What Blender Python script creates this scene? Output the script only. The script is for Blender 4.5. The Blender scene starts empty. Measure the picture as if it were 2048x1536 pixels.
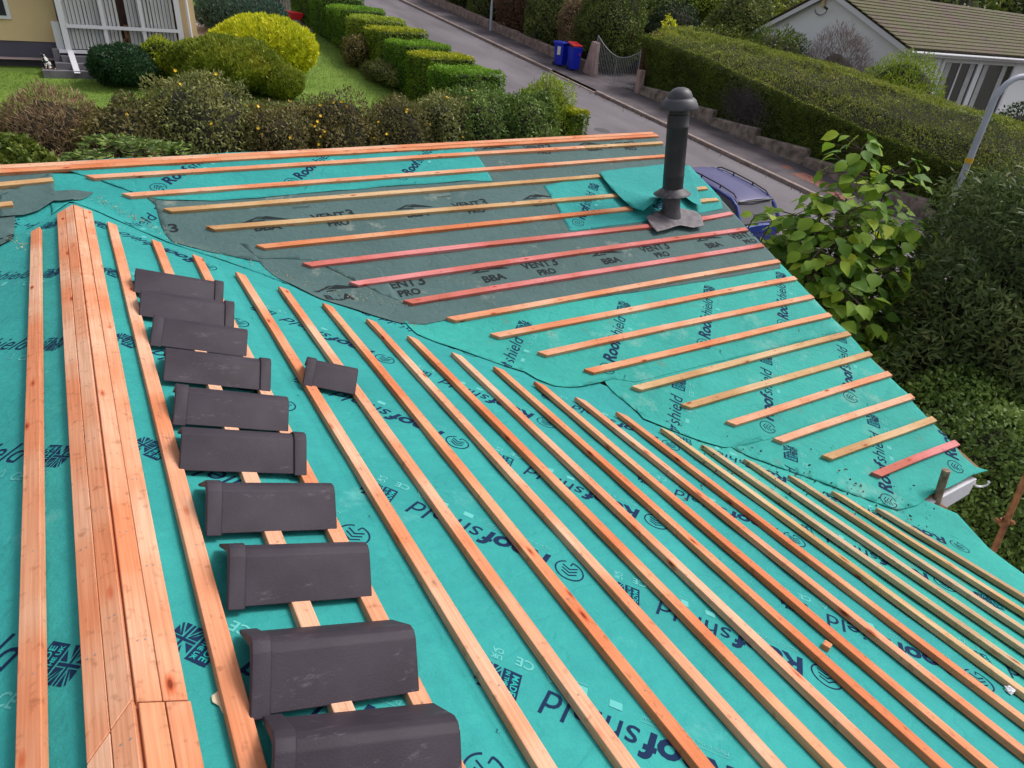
import bpy, bmesh, math, random
import numpy as np
from mathutils import Vector, Matrix
from math import sin, cos, tan, pi, radians, atan2, hypot, sqrt
random.seed(7); rng = np.random.default_rng(7)
scene = bpy.context.scene
COL = scene.collection

# ------------------------------------------------------------------ camera
CAM = Vector((0.1658, -5.5478, 1.4195)); CROT = (1.044, -0.0736, -0.5473); FPX = 1297.7
cd = bpy.data.cameras.new('camera'); cam = bpy.data.objects.new('camera', cd); COL.objects.link(cam)
cam.location = CAM; cam.rotation_euler = CROT
cd.sensor_width = 36.0; cd.lens = FPX / 2048 * 36; cd.clip_start = 0.05; cd.clip_end = 1500
scene.camera = cam
# ------------------------------------------------------------------ world + sun
SUN_EL, SUN_AZ = radians(52), radians(98)          # azimuth measured from +Y towards +X
w = bpy.data.worlds.new('World'); scene.world = w; w.use_nodes = True
nt = w.node_tree; bg = nt.nodes['Background']
sky = nt.nodes.new('ShaderNodeTexSky'); sky.sky_type = 'NISHITA'; sky.sun_disc = False
sky.sun_elevation = SUN_EL; sky.sun_rotation = SUN_AZ; sky.air_density = 1.0; sky.dust_density = 4.0; sky.ozone_density = 1.0
hs = nt.nodes.new('ShaderNodeHueSaturation'); hs.inputs['Saturation'].default_value = 0.3
nt.links.new(sky.outputs[0], hs.inputs['Color']); nt.links.new(hs.outputs[0], bg.inputs[0])
bg.inputs[1].default_value = 0.125
sl = bpy.data.lights.new('sun', 'SUN'); sl.energy = 1.5; sl.angle = radians(16); sl.color = (1.0, 0.95, 0.9)
so = bpy.data.objects.new('sun', sl); COL.objects.link(so)
sd = Vector((sin(SUN_AZ) * cos(SUN_EL), cos(SUN_AZ) * cos(SUN_EL), sin(SUN_EL)))
so.rotation_euler = sd.to_track_quat('Z', 'Y').to_euler()
scene.view_settings.view_transform = 'Standard'; scene.view_settings.look = 'None'
scene.view_settings.exposure = 0.42; scene.view_settings.gamma = 1
scene.cycles.max_bounces = 6

# ------------------------------------------------------------------ geometry helpers
CM = cam.rotation_euler.to_matrix()
def ray(px, py): return CM @ Vector(((px - 1024) / FPX, -(py - 768) / FPX, -1))
def hit(px, py, n, d):
    n = Vector(n); r = ray(px, py); return CAM + r * ((d - n.dot(CAM)) / n.dot(r))
def atd(px, py, D):
    r = ray(px, py); return CAM + r * (D / hypot(r.x, r.y))
PIT = 0.2934; T = tan(PIT); SP, CP = sin(PIT), cos(PIT)
NA, NB, NL = (SP, 0, CP), (0, -SP, CP), (-SP, 0, CP)
def ridge_y(x): return 0.50 + 0.03 * x
def roofz(x, y):
    a = -T * abs(x); yr = ridge_y(x)
    b = T * (y if y < yr else 2 * yr - y); k = 0.012
    return 0.5 * (a + b + sqrt((a - b) ** 2 + k * k))
def roofhit(px, py):
    c = [hit(px, py, n, 0.004) for n in (NA, NB, NL)]
    if px < 400 and c[0].x < 0: c[0] = c[2]
    r = ray(px, py); a, b = (c[0] if c[0].x >= 0 or c[2].x > 0 else c[2]), c[1]
    fa, fb = (a - CAM).dot(r) > 0, (b - CAM).dot(r) > 0
    if not fa: return b
    if not fb: return a
    return a if (a - CAM).length < (b - CAM).length else b
def G(x, y): return -1.3 + 0.13 * (max(y, -12) - 21.5)
def nz(P, f, s=0):
    P = np.asarray(P, float) * f; r = np.zeros(len(P)); rr = np.random.default_rng(100 + s)
    for i in range(6):
        d = rr.normal(size=3) * (0.7 + 0.35 * i); r += np.sin(P @ d + rr.uniform(0, 6.3)) / (1 + 0.35 * i)
    return r / 2.6
def wrk(x, y, s=0.0):
    return 1.5 * (0.0016 * sin(7 * x + 3 * sin(2.1 * y + s)) * sin(6.1 * y + s + 2 * sin(1.7 * x)) + 0.0009 * sin(19 * x + 2 * y + s * 2) * sin(17 * y - 3 * x)
            + 0.0005 * sin(43 * x + 5 * sin(5 * y)) * sin(37 * y + s))

# ------------------------------------------------------------------ materials
def mk(name):
    m = bpy.data.materials.new(name); m.use_nodes = True; n = m.node_tree
    return m, n, n.nodes['Principled BSDF']
def lin(n, a, b): n.links.new(a, b)
def noise(n, scale, detail=4, coord='Object', rough=0.55, stretch=None):
    tc = n.nodes.new('ShaderNodeTexCoord'); t = n.nodes.new('ShaderNodeTexNoise')
    t.inputs['Scale'].default_value = scale; t.inputs['Detail'].default_value = detail; t.inputs['Roughness'].default_value = rough
    if stretch:
        mp = n.nodes.new('ShaderNodeMapping'); mp.inputs['Scale'].default_value = stretch
        lin(n, tc.outputs[coord], mp.inputs[0]); lin(n, mp.outputs[0], t.inputs['Vector'])
    else: lin(n, tc.outputs[coord], t.inputs['Vector'])
    return t
def ramp(n, src, stops):
    r = n.nodes.new('ShaderNodeValToRGB'); e = r.color_ramp.elements
    while len(e) < len(stops): e.new(0.5)
    for i, (p, c) in enumerate(stops): e[i].position = p; e[i].color = (*c, 1)
    lin(n, src, r.inputs[0]); return r
def mixc(n, fac, a, b, mode='MIX'):
    x = n.nodes.new('ShaderNodeMix'); x.data_type = 'RGBA'; x.blend_type = mode
    for inp, v in ((x.inputs[0], fac), (x.inputs[6], a), (x.inputs[7], b)):
        if isinstance(v, (int, float)): inp.default_value = v
        elif isinstance(v, tuple): inp.default_value = (*v, 1)
        else: lin(n, v, inp)
    return x.outputs[2]
def bump(n, b, src, strength=0.3, dist=0.01):
    x = n.nodes.new('ShaderNodeBump'); x.inputs['Strength'].default_value = strength; x.inputs['Distance'].default_value = dist
    lin(n, src, x.inputs['Height']); lin(n, x.outputs[0], b.inputs['Normal'])
def M(name, c1, c2=None, scale=5, rough=0.7, bs=0.0, bscale=40, bd=0.01, metal=0, lo=0.35, hi=0.65, stretch=None, spec=None):
    m, n, b = mk(name); b.inputs['Roughness'].default_value = rough; b.inputs['Metallic'].default_value = metal
    if spec is not None: b.inputs['Specular IOR Level'].default_value = spec
    if c2: 
        t = noise(n, scale, 6, stretch=stretch); lin(n, ramp(n, t.outputs[0], [(lo, c1), (hi, c2)]).outputs[0], b.inputs['Base Color'])
    else: b.inputs['Base Color'].default_value = (*c1, 1)
    if bs: bump(n, b, noise(n, bscale, 5).outputs[0], bs, bd)
    return m
def wood(name, base, dark, light, seed):
    m, n, b = mk(name); b.inputs['Roughness'].default_value = 0.72; b.inputs['Specular IOR Level'].default_value = 0.25
    oi = n.nodes.new('ShaderNodeObjectInfo'); tc = n.nodes.new('ShaderNodeTexCoord')
    ad = n.nodes.new('ShaderNodeVectorMath'); ad.operation = 'ADD'; sc = n.nodes.new('ShaderNodeVectorMath'); sc.operation = 'SCALE'; sc.inputs['Scale'].default_value = 1
    mul = n.nodes.new('ShaderNodeMath'); mul.operation = 'MULTIPLY'; mul.inputs[1].default_value = 57.0; lin(n, oi.outputs['Random'], mul.inputs[0])
    cb = n.nodes.new('ShaderNodeCombineXYZ'); lin(n, mul.outputs[0], cb.inputs[0]); lin(n, mul.outputs[0], cb.inputs[1])
    lin(n, tc.outputs['Object'], ad.inputs[0]); lin(n, cb.outputs[0], ad.inputs[1])
    def ns(scale, st, det=5):
        mp = n.nodes.new('ShaderNodeMapping'); mp.inputs['Scale'].default_value = st; lin(n, ad.outputs[0], mp.inputs[0])
        t = n.nodes.new('ShaderNodeTexNoise'); t.inputs['Scale'].default_value = scale; t.inputs['Detail'].default_value = det; lin(n, mp.outputs[0], t.inputs['Vector']); return t.outputs[0]
    broad = ramp(n, ns(1.6, (1, .5, .5), 3), [(0.40, dark), (0.5, base), (0.60, light)])
    grain = ramp(n, ns(9, (0.35, 14, 14), 6), [(0.35, (0.72, 0.6, 0.5)), (0.6, (1.05, 1.05, 1.05))])
    c = mixc(n, 0.55, broad.outputs[0], grain.outputs[0], 'MULTIPLY')
    vo = n.nodes.new('ShaderNodeTexVoronoi'); vo.inputs['Scale'].default_value = 4.2; mp = n.nodes.new('ShaderNodeMapping'); mp.inputs['Scale'].default_value = (1, 3, 3)
    lin(n, ad.outputs[0], mp.inputs[0]); lin(n, mp.outputs[0], vo.inputs['Vector'])
    kn = ramp(n, vo.outputs['Distance'], [(0.045, (0.30, 0.10, 0.05)), (0.09, (0.85, 0.5, 0.38)), (0.17, (1, 1, 1))])
    c = mixc(n, 1.0, c, kn.outputs[0], 'MULTIPLY')
    dirt = ramp(n, ns(30, (1, 1, 1), 5), [(0.58, (1, 1, 1)), (0.72, (0.62, 0.57, 0.54))])
    c = mixc(n, 0.8, c, dirt.outputs[0], 'MULTIPLY')
    lin(n, c, b.inputs['Base Color']); bump(n, b, ns(30, (0.2, 6, 6), 6), 0.25, 0.002)
    return m
W_ = dict(
 salmon=wood('wood_salmon', (0.68, 0.315, 0.18), (0.66, 0.24, 0.115), (0.72, 0.41, 0.27), 1),
 orange=wood('wood_orange', (0.65, 0.245, 0.115), (0.60, 0.185, 0.075), (0.68, 0.33, 0.18), 2),
 tan=wood('wood_tan', (0.56, 0.35, 0.17), (0.48, 0.27, 0.12), (0.62, 0.42, 0.24), 3),
 pale=wood('wood_pale', (0.50, 0.36, 0.21), (0.42, 0.26, 0.14), (0.54, 0.38, 0.25), 4),
 pink=wood('wood_pink', (0.60, 0.165, 0.15), (0.50, 0.14, 0.10), (0.66, 0.24, 0.24), 5))
def membrane(name, c1, c2, dust, stain, dlo, slo, seed, tex=1.0):
    m, n, b = mk(name); b.inputs['Roughness'].default_value = 0.7; b.inputs['Specular IOR Level'].default_value = 0.12
    t = noise(n, 1.7, 5, 'Object'); c = ramp(n, t.outputs[0], [(0.3, c1), (0.7, c2)]).outputs[0]
    w0 = noise(n, 9, 4, 'Object', 0.6, (1, 2.2, 1)); c = mixc(n, 0.6, c, ramp(n, w0.outputs[0], [(0.3, (0.86, 0.9, 0.93)), (0.7, (1.1, 1.07, 1.04))]).outputs[0], 'MULTIPLY')
    f = noise(n, 240, 2, 'Object'); fr = ramp(n, f.outputs[0], [(0.35, (0.88, 0.88, 0.88)), (0.65, (1.06, 1.06, 1.06))])
    c = mixc(n, 0.7, c, fr.outputs[0], 'MULTIPLY')
    d = noise(n, 2.3, 9, 'Object', 0.7); dr = ramp(n, d.outputs[0], [(dlo, (0, 0, 0)), (dlo + 0.16, (1, 1, 1))])
    c = mixc(n, dr.outputs[0], c, dust)
    s = noise(n, 5.1, 10, 'Object', 0.75); sr = ramp(n, s.outputs[0], [(slo, (0, 0, 0)), (slo + 0.08, (0.8, 0.8, 0.8))])
    c = mixc(n, sr.outputs[0], c, stain); lin(n, c, b.inputs['Base Color'])
    q = noise(n, 26, 3, 'Object'); x = n.nodes.new('ShaderNodeBump'); x.inputs['Strength'].default_value = 0.6; x.inputs['Distance'].default_value = 0.010
    cr = noise(n, 3.1, 3, 'Object', 0.5, (1, 1.7, 1)); sb = n.nodes.new('ShaderNodeMath'); sb.operation = 'SUBTRACT'; sb.inputs[1].default_value = 0.5; lin(n, cr.outputs[0], sb.inputs[0])
    ab = n.nodes.new('ShaderNodeMath'); ab.operation = 'ABSOLUTE'; lin(n, sb.outputs[0], ab.inputs[0]); mn = n.nodes.new('ShaderNodeMath'); mn.operation = 'MINIMUM'; mn.inputs[1].default_value = 0.035; lin(n, ab.outputs[0], mn.inputs[0])
    zc = n.nodes.new('ShaderNodeBump'); zc.inputs['Strength'].default_value = 0.55; zc.inputs['Distance'].default_value = 0.10; lin(n, mn.outputs[0], zc.inputs['Height']); lin(n, zc.outputs[0], x.inputs['Normal'])
    y = n.nodes.new('ShaderNodeBump'); y.inputs['Strength'].default_value = 0.25; y.inputs['Distance'].default_value = 0.0012
    lin(n, q.outputs[0], x.inputs['Height']); lin(n, f.outputs[0], y.inputs['Height']); lin(n, x.outputs[0], y.inputs['Normal']); lin(n, y.outputs[0], b.inputs['Normal'])
    return m
MT = membrane('teal_membrane', (0.030, 0.275, 0.265), (0.040, 0.345, 0.325), (0.12, 0.42, 0.39), (0.11, 0.24, 0.20), 0.62, 0.70, 1)
MTD = membrane('dusty_teal_membrane', (0.034, 0.31, 0.27), (0.045, 0.385, 0.335), (0.18, 0.42, 0.36), (0.13, 0.21, 0.15), 0.56, 0.60, 2)
MG = membrane('grey_membrane', (0.072, 0.125, 0.122), (0.088, 0.15, 0.148), (0.30, 0.33, 0.29), (0.15, 0.21, 0.2), 0.60, 0.66, 3)
INK = M('navy_ink', (0.010, 0.026, 0.075), rough=0.75, spec=0.08)
BINK = M('black_ink', (0.02, 0.027, 0.03), rough=0.75, spec=0.08)
WINK = M('white_ink', (0.12, 0.46, 0.44), rough=0.75, spec=0.08)
TINK = M('teal_ink', (0.024, 0.36, 0.34), rough=0.75, spec=0.08)
TILE = M('dark_tile', (0.028, 0.020, 0.030), (0.043, 0.032, 0.045), 6, 0.6, 0.5, 220, 0.0015, spec=0.3)
TILEM = TILE
# scuffs on the tile faces
_n = TILE.node_tree; _b = _n.nodes['Principled BSDF']; _t = noise(_n, 7, 10, 'Object', 0.8, (1, 3, 2)); _r = ramp(_n, _t.outputs[0], [(0.58, (0, 0, 0)), (0.72, (0.55, 0.55, 0.55))])
_src = _b.inputs['Base Color'].links[0].from_socket; lin(_n, mixc(_n, _r.outputs[0], _src, (0.2, 0.17, 0.2)), _b.inputs['Base Color'])
WHITE = M('white_plastic', (0.72, 0.71, 0.76), rough=0.35)
DARKM = M('dark_plastic', (0.017, 0.016, 0.021), (0.027, 0.025, 0.032), 9, 0.5)
LEAD = M('lead_sheet', (0.085, 0.072, 0.082), (0.17, 0.145, 0.16), 14, 0.6, 0.5, 30, 0.01)
ASPH = M('asphalt', (0.115, 0.10, 0.113), (0.17, 0.15, 0.168), 0.9, 0.85, 0.4, 160, 0.006, stretch=(1, 0.25, 1))
PAVE = M('dark_asphalt', (0.05, 0.04, 0.05), (0.13, 0.105, 0.115), 0.8, 0.85, 0.4, 120, 0.006)
KERB = M('kerb_stone', (0.22, 0.17, 0.16), (0.34, 0.26, 0.23), 4, 0.85, 0.3, 50)
SOIL = M('soil', (0.02, 0.022, 0.012), (0.045, 0.04, 0.022), 2, 0.9, 0.5, 20, 0.03)
LAWN = M('lawn', (0.11, 0.19, 0.02), (0.18, 0.28, 0.035), 0.9, 0.9, 0.6, 60, 0.03)
CONC = M('pink_concrete', (0.36, 0.27, 0.26), (0.42, 0.33, 0.32), 2, 0.9, 0.2, 30)
STONE = M('wall_stone', (0.12, 0.095, 0.075), (0.36, 0.28, 0.24), 3.5, 0.9, 0.7, 14, 0.03)
PINKW = M('pink_render', (0.32, 0.2, 0.19), (0.48, 0.33, 0.31), 3, 0.9, 0.3, 40)
CREAM = M('cream_render', (0.68, 0.50, 0.28), (0.72, 0.54, 0.31), 1.2, 0.9, 0.15, 90)
WREND = M('white_render', (0.88, 0.87, 0.90), (0.92, 0.91, 0.93), 1, 0.85, 0.1, 80)
NAVY = M('grey_plinth', (0.085, 0.075, 0.11), (0.11, 0.1, 0.14), 1, 0.8)
GLASS = M('dark_glass', (0.03, 0.03, 0.035), rough=0.08, spec=0.8)
BLIND = M('blind_fabric', (0.72, 0.69, 0.64), rough=0.8)
ROOM = M('room_dark', (0.05, 0.03, 0.025), (0.16, 0.07, 0.04), 1.5, 0.8)
RUST = M('rusty_steel', (0.16, 0.06, 0.025), (0.35, 0.15, 0.05), 12, 0.8, 0.5, 50, 0.004)
MORT = M('mortared_steel', (0.13, 0.07, 0.04), (0.36, 0.27, 0.2), 16, 0.9, 0.8, 30, 0.01)
GALV = M('painted_grey_steel', (0.40, 0.42, 0.50), (0.46, 0.48, 0.56), 3, 0.55)
BIN = M('blue_plastic', (0.003, 0.02, 0.50), rough=0.4)
RED = M('red_plastic', (0.75, 0.02, 0.03), rough=0.45)
BARK = M('bark', (0.05, 0.032, 0.022), (0.1, 0.07, 0.05), 20, 0.9, 0.5, 60)
CORE = M('dark_inner_fill', (0.012, 0.012, 0.006), (0.03, 0.026, 0.014), 8, 0.95)  # dark solid fill for twigs and the shade inside the foliage
MOSSROOF = M('mossy_tiles', (0.30, 0.20, 0.15), (0.16, 0.15, 0.04), 2.2, 0.9, 0.5, 30, 0.02, lo=0.42, hi=0.6)
NAIL = M('nail_head', (0.25, 0.24, 0.24), rough=0.5)
BLOCKER = M('light_blocker', (0.2, 0.13, 0.07), rough=0.9)
YEL = M('yellow_petals', (0.80, 0.48, 0.01), rough=0.6)
REDF = M('red_petals', (0.5, 0.02, 0.03), rough=0.6)

# ------------------------------------------------------------------ object helpers
def fin(o, parent=None):
    COL.objects.link(o)
    if parent is not None:
        o.parent = parent; o.matrix_parent_inverse = Matrix.Translation(-WLOC(parent))
    return o
def WLOC(p):
    v = Vector(p.location)
    if p.parent is not None and p.type != 'EMPTY': v = Vector(p.get('_w', (0, 0, 0)))
    return v
def thing(name, label, cat, loc, group=None):
    o = bpy.data.objects.new(name, None); COL.objects.link(o); o.location = loc; o.empty_display_size = 0.2
    o['label'] = label; o['category'] = cat
    if group: o['group'] = group
    return o
def tag(o, label=None, cat=None, group=None, kind=None):
    for k, v in (('label', label), ('category', cat), ('group', group), ('kind', kind)):
        if v: o[k] = v
    return o
def mesh_obj(name, verts, faces, mat, parent=None, smooth=False, mats=None, midx=None):
    me = bpy.data.meshes.new(name); me.from_pydata([tuple(v) for v in verts], [], faces)
    for m in (mats or [mat]): me.materials.append(m)
    if midx is not None: me.polygons.foreach_set('material_index', midx)
    if smooth: me.polygons.foreach_set('use_smooth', [True] * len(me.polygons))
    me.update(); o = bpy.data.objects.new(name, me); COL.objects.link(o)
    if parent is not None: setpar(o, parent)
    return o
def setpar(o, parent):
    # all meshes are written in world coordinates; parents are unrotated, so the inverse is a pure translation
    o.parent = parent; v = Vector((0, 0, 0)); p = parent
    if p.type == 'EMPTY': v = Vector(p.location)
    else: v = p.matrix_world_t if False else Vector(p.get('w0', (0, 0, 0)))
    o.location = Vector(o.location) - v
class MB:
    def __init__(s): s.v = []; s.f = []; s.m = []
    def add(s, vs, fs, mi=0):
        b = len(s.v); s.v += [Vector(v) for v in vs]; s.f += [tuple(i + b for i in f) for f in fs]; s.m += [mi] * len(fs); return s
    def box(s, a, b, mi=0):
        x0, y0, z0 = a; x1, y1, z1 = b
        return s.add([(x0, y0, z0), (x1, y0, z0), (x1, y1, z0), (x0, y1, z0), (x0, y0, z1), (x1, y0, z1), (x1, y1, z1), (x0, y1, z1)],
                     [(3, 2, 1, 0), (4, 5, 6, 7), (0, 1, 5, 4), (1, 2, 6, 5), (2, 3, 7, 6), (3, 0, 4, 7)], mi)
    def hexa(s, P, mi=0): return s.add(P, [(3, 2, 1, 0), (4, 5, 6, 7), (0, 1, 5, 4), (1, 2, 6, 5), (2, 3, 7, 6), (3, 0, 4, 7)], mi)
    def tube(s, pts, rs, n=10, mi=0, caps=True):
        pts = [Vector(p) for p in pts]; rs = rs if isinstance(rs, (list, tuple)) else [rs] * len(pts); rings = []
        for i, p in enumerate(pts):
            d = (pts[min(i + 1, len(pts) - 1)] - pts[max(i - 1, 0)]).normalized()
            u = d.orthogonal().normalized() if i == 0 else (u - d * u.dot(d)).normalized(); v = d.cross(u)
            rings.append([p + (u * cos(2 * pi * k / n) + v * sin(2 * pi * k / n)) * rs[i] for k in range(n)])
        vs = [q for r in rings for q in r]; fs = []
        for i in range(len(pts) - 1):
            for k in range(n): a = i * n + k; b = i * n + (k + 1) % n; fs.append((a, b, b + n, a + n))
        if caps: fs += [tuple(range(n - 1, -1, -1)), tuple((len(pts) - 1) * n + k for k in range(n))]
        return s.add(vs, fs, mi)
    def lathe(s, axis0, axisdir, prof, n=28, mi=0):
        d = Vector(axisdir).normalized(); u = d.orthogonal().normalized(); v = d.cross(u); vs = []; fs = []
        for r, h in prof:
            vs += [Vector(axis0) + d * h + (u * cos(2 * pi * k / n) + v * sin(2 * pi * k / n)) * r for k in range(n)]
        for i in range(len(prof) - 1):
            for k in range(n): a = i * n + k; b = i * n + (k + 1) % n; fs.append((a, b, b + n, a + n))
        return s.add(vs, fs, mi)
    def build(s, name, mat, parent=None, smooth=False, bevel=0, mats=None):
        o = mesh_obj(name, s.v, s.f, mat, parent, smooth, mats, s.m if mats else None)
        if bevel:
            b = o.modifiers.new('bevel', 'BEVEL'); b.width = bevel; b.segments = 2; b.limit_method = 'ANGLE'
        if smooth:
            try: o.data.set_sharp_from_angle(angle=radians(40))
            except Exception: pass
        return o

# ------------------------------------------------------------------ leaf clouds
def leafmat(name, stops, rough=0.55, trans=0.25):
    m, n, b = mk(name); b.inputs['Roughness'].default_value = rough; b.inputs['Specular IOR Level'].default_value = 0.35
    a = n.nodes.new('ShaderNodeAttribute'); a.attribute_name = 'tint'
    t = noise(n, 1.5, 3, 'Object'); ad = n.nodes.new('ShaderNodeMath'); ad.operation = 'MULTIPLY_ADD'; ad.inputs[1].default_value = 0.5; lin(n, t.outputs[0], ad.inputs[0])
    sub = n.nodes.new('ShaderNodeMath'); sub.operation = 'MULTIPLY_ADD'; sub.inputs[1].default_value = 0.75; sub.inputs[2].default_value = -0.125; lin(n, a.outputs['Fac'], sub.inputs[0]); lin(n, sub.outputs[0], ad.inputs[2])
    r = ramp(n, ad.outputs[0], [(i / max(1, len(stops) - 1), c) for i, c in enumerate(stops)])
    lin(n, r.outputs[0], b.inputs['Base Color'])
    tr = n.nodes.new('ShaderNodeBsdfTranslucent'); mx = n.nodes.new('ShaderNodeMixShader'); mx.inputs[0].default_value = trans
    lin(n, r.outputs[0], tr.inputs[0]); out = n.nodes['Material Output']
    lin(n, b.outputs[0], mx.inputs[1]); lin(n, tr.outputs[0], mx.inputs[2]); lin(n, mx.outputs[0], out.inputs[0]); return m
LM = dict(
 golden=leafmat('golden_foliage', [(0.16, 0.24, 0.01), (0.55, 0.60, 0.02), (0.76, 0.74, 0.03), (0.82, 0.78, 0.05)]),
 olive=leafmat('olive_foliage', [(0.06, 0.09, 0.01), (0.18, 0.24, 0.02), (0.30, 0.34, 0.03), (0.50, 0.44, 0.03)]),
 hedge=leafmat('hedge_foliage', [(0.04, 0.09, 0.008), (0.11, 0.24, 0.015), (0.2, 0.38, 0.02), (0.32, 0.5, 0.04)]),
 hedgey=leafmat('yellow_hedge_foliage', [(0.05, 0.11, 0.01), (0.2, 0.32, 0.02), (0.45, 0.46, 0.02), (0.60, 0.56, 0.03)]),
 dark=leafmat('dark_foliage', [(0.008, 0.018, 0.006), (0.02, 0.042, 0.012), (0.04, 0.07, 0.016), (0.08, 0.11, 0.03)]),
 juniper=leafmat('juniper_foliage', [(0.012, 0.04, 0.015), (0.03, 0.085, 0.03), (0.05, 0.12, 0.04)]),
 blue=leafmat('bluegreen_foliage', [(0.03, 0.07, 0.05), (0.07, 0.14, 0.10), (0.10, 0.2, 0.13)]),
 grey=leafmat('greygreen_foliage', [(0.06, 0.075, 0.022), (0.17, 0.19, 0.055), (0.29, 0.30, 0.09), (0.38, 0.34, 0.12)]),
 brown=leafmat('brown_twigs', [(0.08, 0.055, 0.025), (0.19, 0.14, 0.07), (0.32, 0.2, 0.11), (0.26, 0.25, 0.09)]),
 hyper=leafmat('hypericum_foliage', [(0.045, 0.05, 0.016), (0.115, 0.12, 0.034), (0.22, 0.175, 0.06), (0.28, 0.26, 0.06)]),
 bright=leafmat('bright_foliage', [(0.06, 0.11, 0.012), (0.20, 0.30, 0.025), (0.36, 0.46, 0.04), (0.5, 0.56, 0.07)]),
 mid=leafmat('mid_foliage', [(0.03, 0.055, 0.012), (0.08, 0.13, 0.02), (0.16, 0.21, 0.03), (0.27, 0.29, 0.05)]),
 mossy=leafmat('clipped_conifer', [(0.03, 0.05, 0.008), (0.08, 0.11, 0.015), (0.14, 0.18, 0.02), (0.26, 0.25, 0.05)]),
 small=leafmat('small_leaves', [(0.03, 0.06, 0.014), (0.10, 0.17, 0.03), (0.2, 0.3, 0.06), (0.36, 0.45, 0.12)]),
 ole=leafmat('narrow_leaves', [(0.025, 0.045, 0.015), (0.075, 0.12, 0.035), (0.15, 0.20, 0.06), (0.32, 0.29, 0.12)]),
 big=leafmat('large_leaves', [(0.04, 0.11, 0.015), (0.11, 0.23, 0.025), (0.26, 0.40, 0.03), (0.55, 0.60, 0.04)], 0.65, 0.35),
 bare=leafmat('bare_grey_twigs', [(0.10, 0.08, 0.08), (0.2, 0.16, 0.16), (0.30, 0.25, 0.25)]),
 ivy=leafmat('ivy_foliage', [(0.03, 0.055, 0.015), (0.10, 0.14, 0.03), (0.2, 0.24, 0.05), (0.33, 0.33, 0.08)]),
 copper=leafmat('copper_foliage', [(0.06, 0.04, 0.02), (0.15, 0.07, 0.035), (0.22, 0.10, 0.06), (0.14, 0.15, 0.03)]),
 grassb=leafmat('grass_blades', [(0.11, 0.19, 0.015), (0.18, 0.29, 0.025), (0.28, 0.39, 0.05)], 0.6, 0.3))
def leaves(name, P, N, size, mat, parent, aspect=2.2, spread=0.9, up=0.0, tint=None, sizevar=0.35):
    n = len(P); P = np.asarray(P); N = np.asarray(N)
    D = N * (0.6) + rng.normal(size=(n, 3)) * spread; D[:, 2] += up; D /= np.linalg.norm(D, axis=1)[:, None] + 1e-9
    R = rng.normal(size=(n, 3)); S = np.cross(D, R); S /= np.linalg.norm(S, axis=1)[:, None] + 1e-9
    # turn the leaf plane so that it tends to face outwards
    S2 = np.cross(D, N); l = np.linalg.norm(S2, axis=1)[:, None]; S = np.where(l > 0.2, S2 / (l + 1e-9) + S * 0.6, S); S /= np.linalg.norm(S, axis=1)[:, None] + 1e-9
    U = np.cross(S, D); L = (size * (1 + rng.uniform(-sizevar, sizevar, n)))[:, None]; Wd = L / aspect
    v0 = P; v1 = P + D * L * .45 + S * Wd * .5 + U * L * .08; v2 = P + D * L; v3 = P + D * L * .45 - S * Wd * .5 + U * L * .08
    V = np.stack([v0, v1, v2, v3], 1).reshape(-1, 3)
    me = bpy.data.meshes.new(name); me.vertices.add(4 * n); me.vertices.foreach_set('co', V.astype(np.float32).ravel())
    me.loops.add(4 * n); me.loops.foreach_set('vertex_index', np.arange(4 * n, dtype=np.int32))
    me.polygons.add(n); me.polygons.foreach_set('loop_start', np.arange(0, 4 * n, 4, dtype=np.int32)); me.polygons.foreach_set('loop_total', np.full(n, 4, np.int32))
    me.update(calc_edges=True)
    at = me.attributes.new('tint', 'FLOAT', 'POINT'); tt = rng.uniform(0, 1, n) if tint is None else np.clip(tint, 0, 1)
    at.data.foreach_set('value', np.repeat(tt, 4).astype(np.float32)); me.materials.append(mat)
    o = bpy.data.objects.new(name, me); COL.objects.link(o)
    if parent is not None: setpar(o, parent)
    return o
def ell_pts(c, r, n, shell=0.22, amp=0.12, freq=2.5, seed=0, zlo=-0.9, gap=0.0):
    d = rng.normal(size=(int(n * 1.6), 3)); d /= np.linalg.norm(d, axis=1)[:, None]; d = d[d[:, 2] > zlo]
    if gap:
        g = nz(d * np.array(r), 3.2 / max(r), seed + 9); d = d[g > gap - 1 + rng.uniform(0, .3, len(g))]
    d = d[:n]; r_ = 1 + amp * nz(d, freq, seed) + amp * .5 * nz(d, freq * 3, seed + 1) - shell * rng.power(1.6, len(d)) * rng.uniform(0, 1, len(d))
    P = np.array(c) + d * np.array(r) * r_[:, None]; N = d / np.array(r); N /= np.linalg.norm(N, axis=1)[:, None]; return P, N
def core_ell(c, r, parent, k=0.8, amp=0.1, seed=0, mat=CORE, name='stems_or_fill', freq=2.5, zlo=None):  # solid dark blob, its colour stands in for a bush's shaded inside
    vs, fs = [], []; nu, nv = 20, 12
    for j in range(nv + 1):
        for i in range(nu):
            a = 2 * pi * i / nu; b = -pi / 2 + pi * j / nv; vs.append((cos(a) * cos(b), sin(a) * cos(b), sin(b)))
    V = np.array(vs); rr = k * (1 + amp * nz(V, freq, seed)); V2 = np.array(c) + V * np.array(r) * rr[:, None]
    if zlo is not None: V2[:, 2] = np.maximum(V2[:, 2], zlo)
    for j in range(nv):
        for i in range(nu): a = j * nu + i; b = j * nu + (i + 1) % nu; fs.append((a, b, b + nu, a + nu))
    return mesh_obj(name, V2.tolist(), fs, mat, parent, True)
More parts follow.
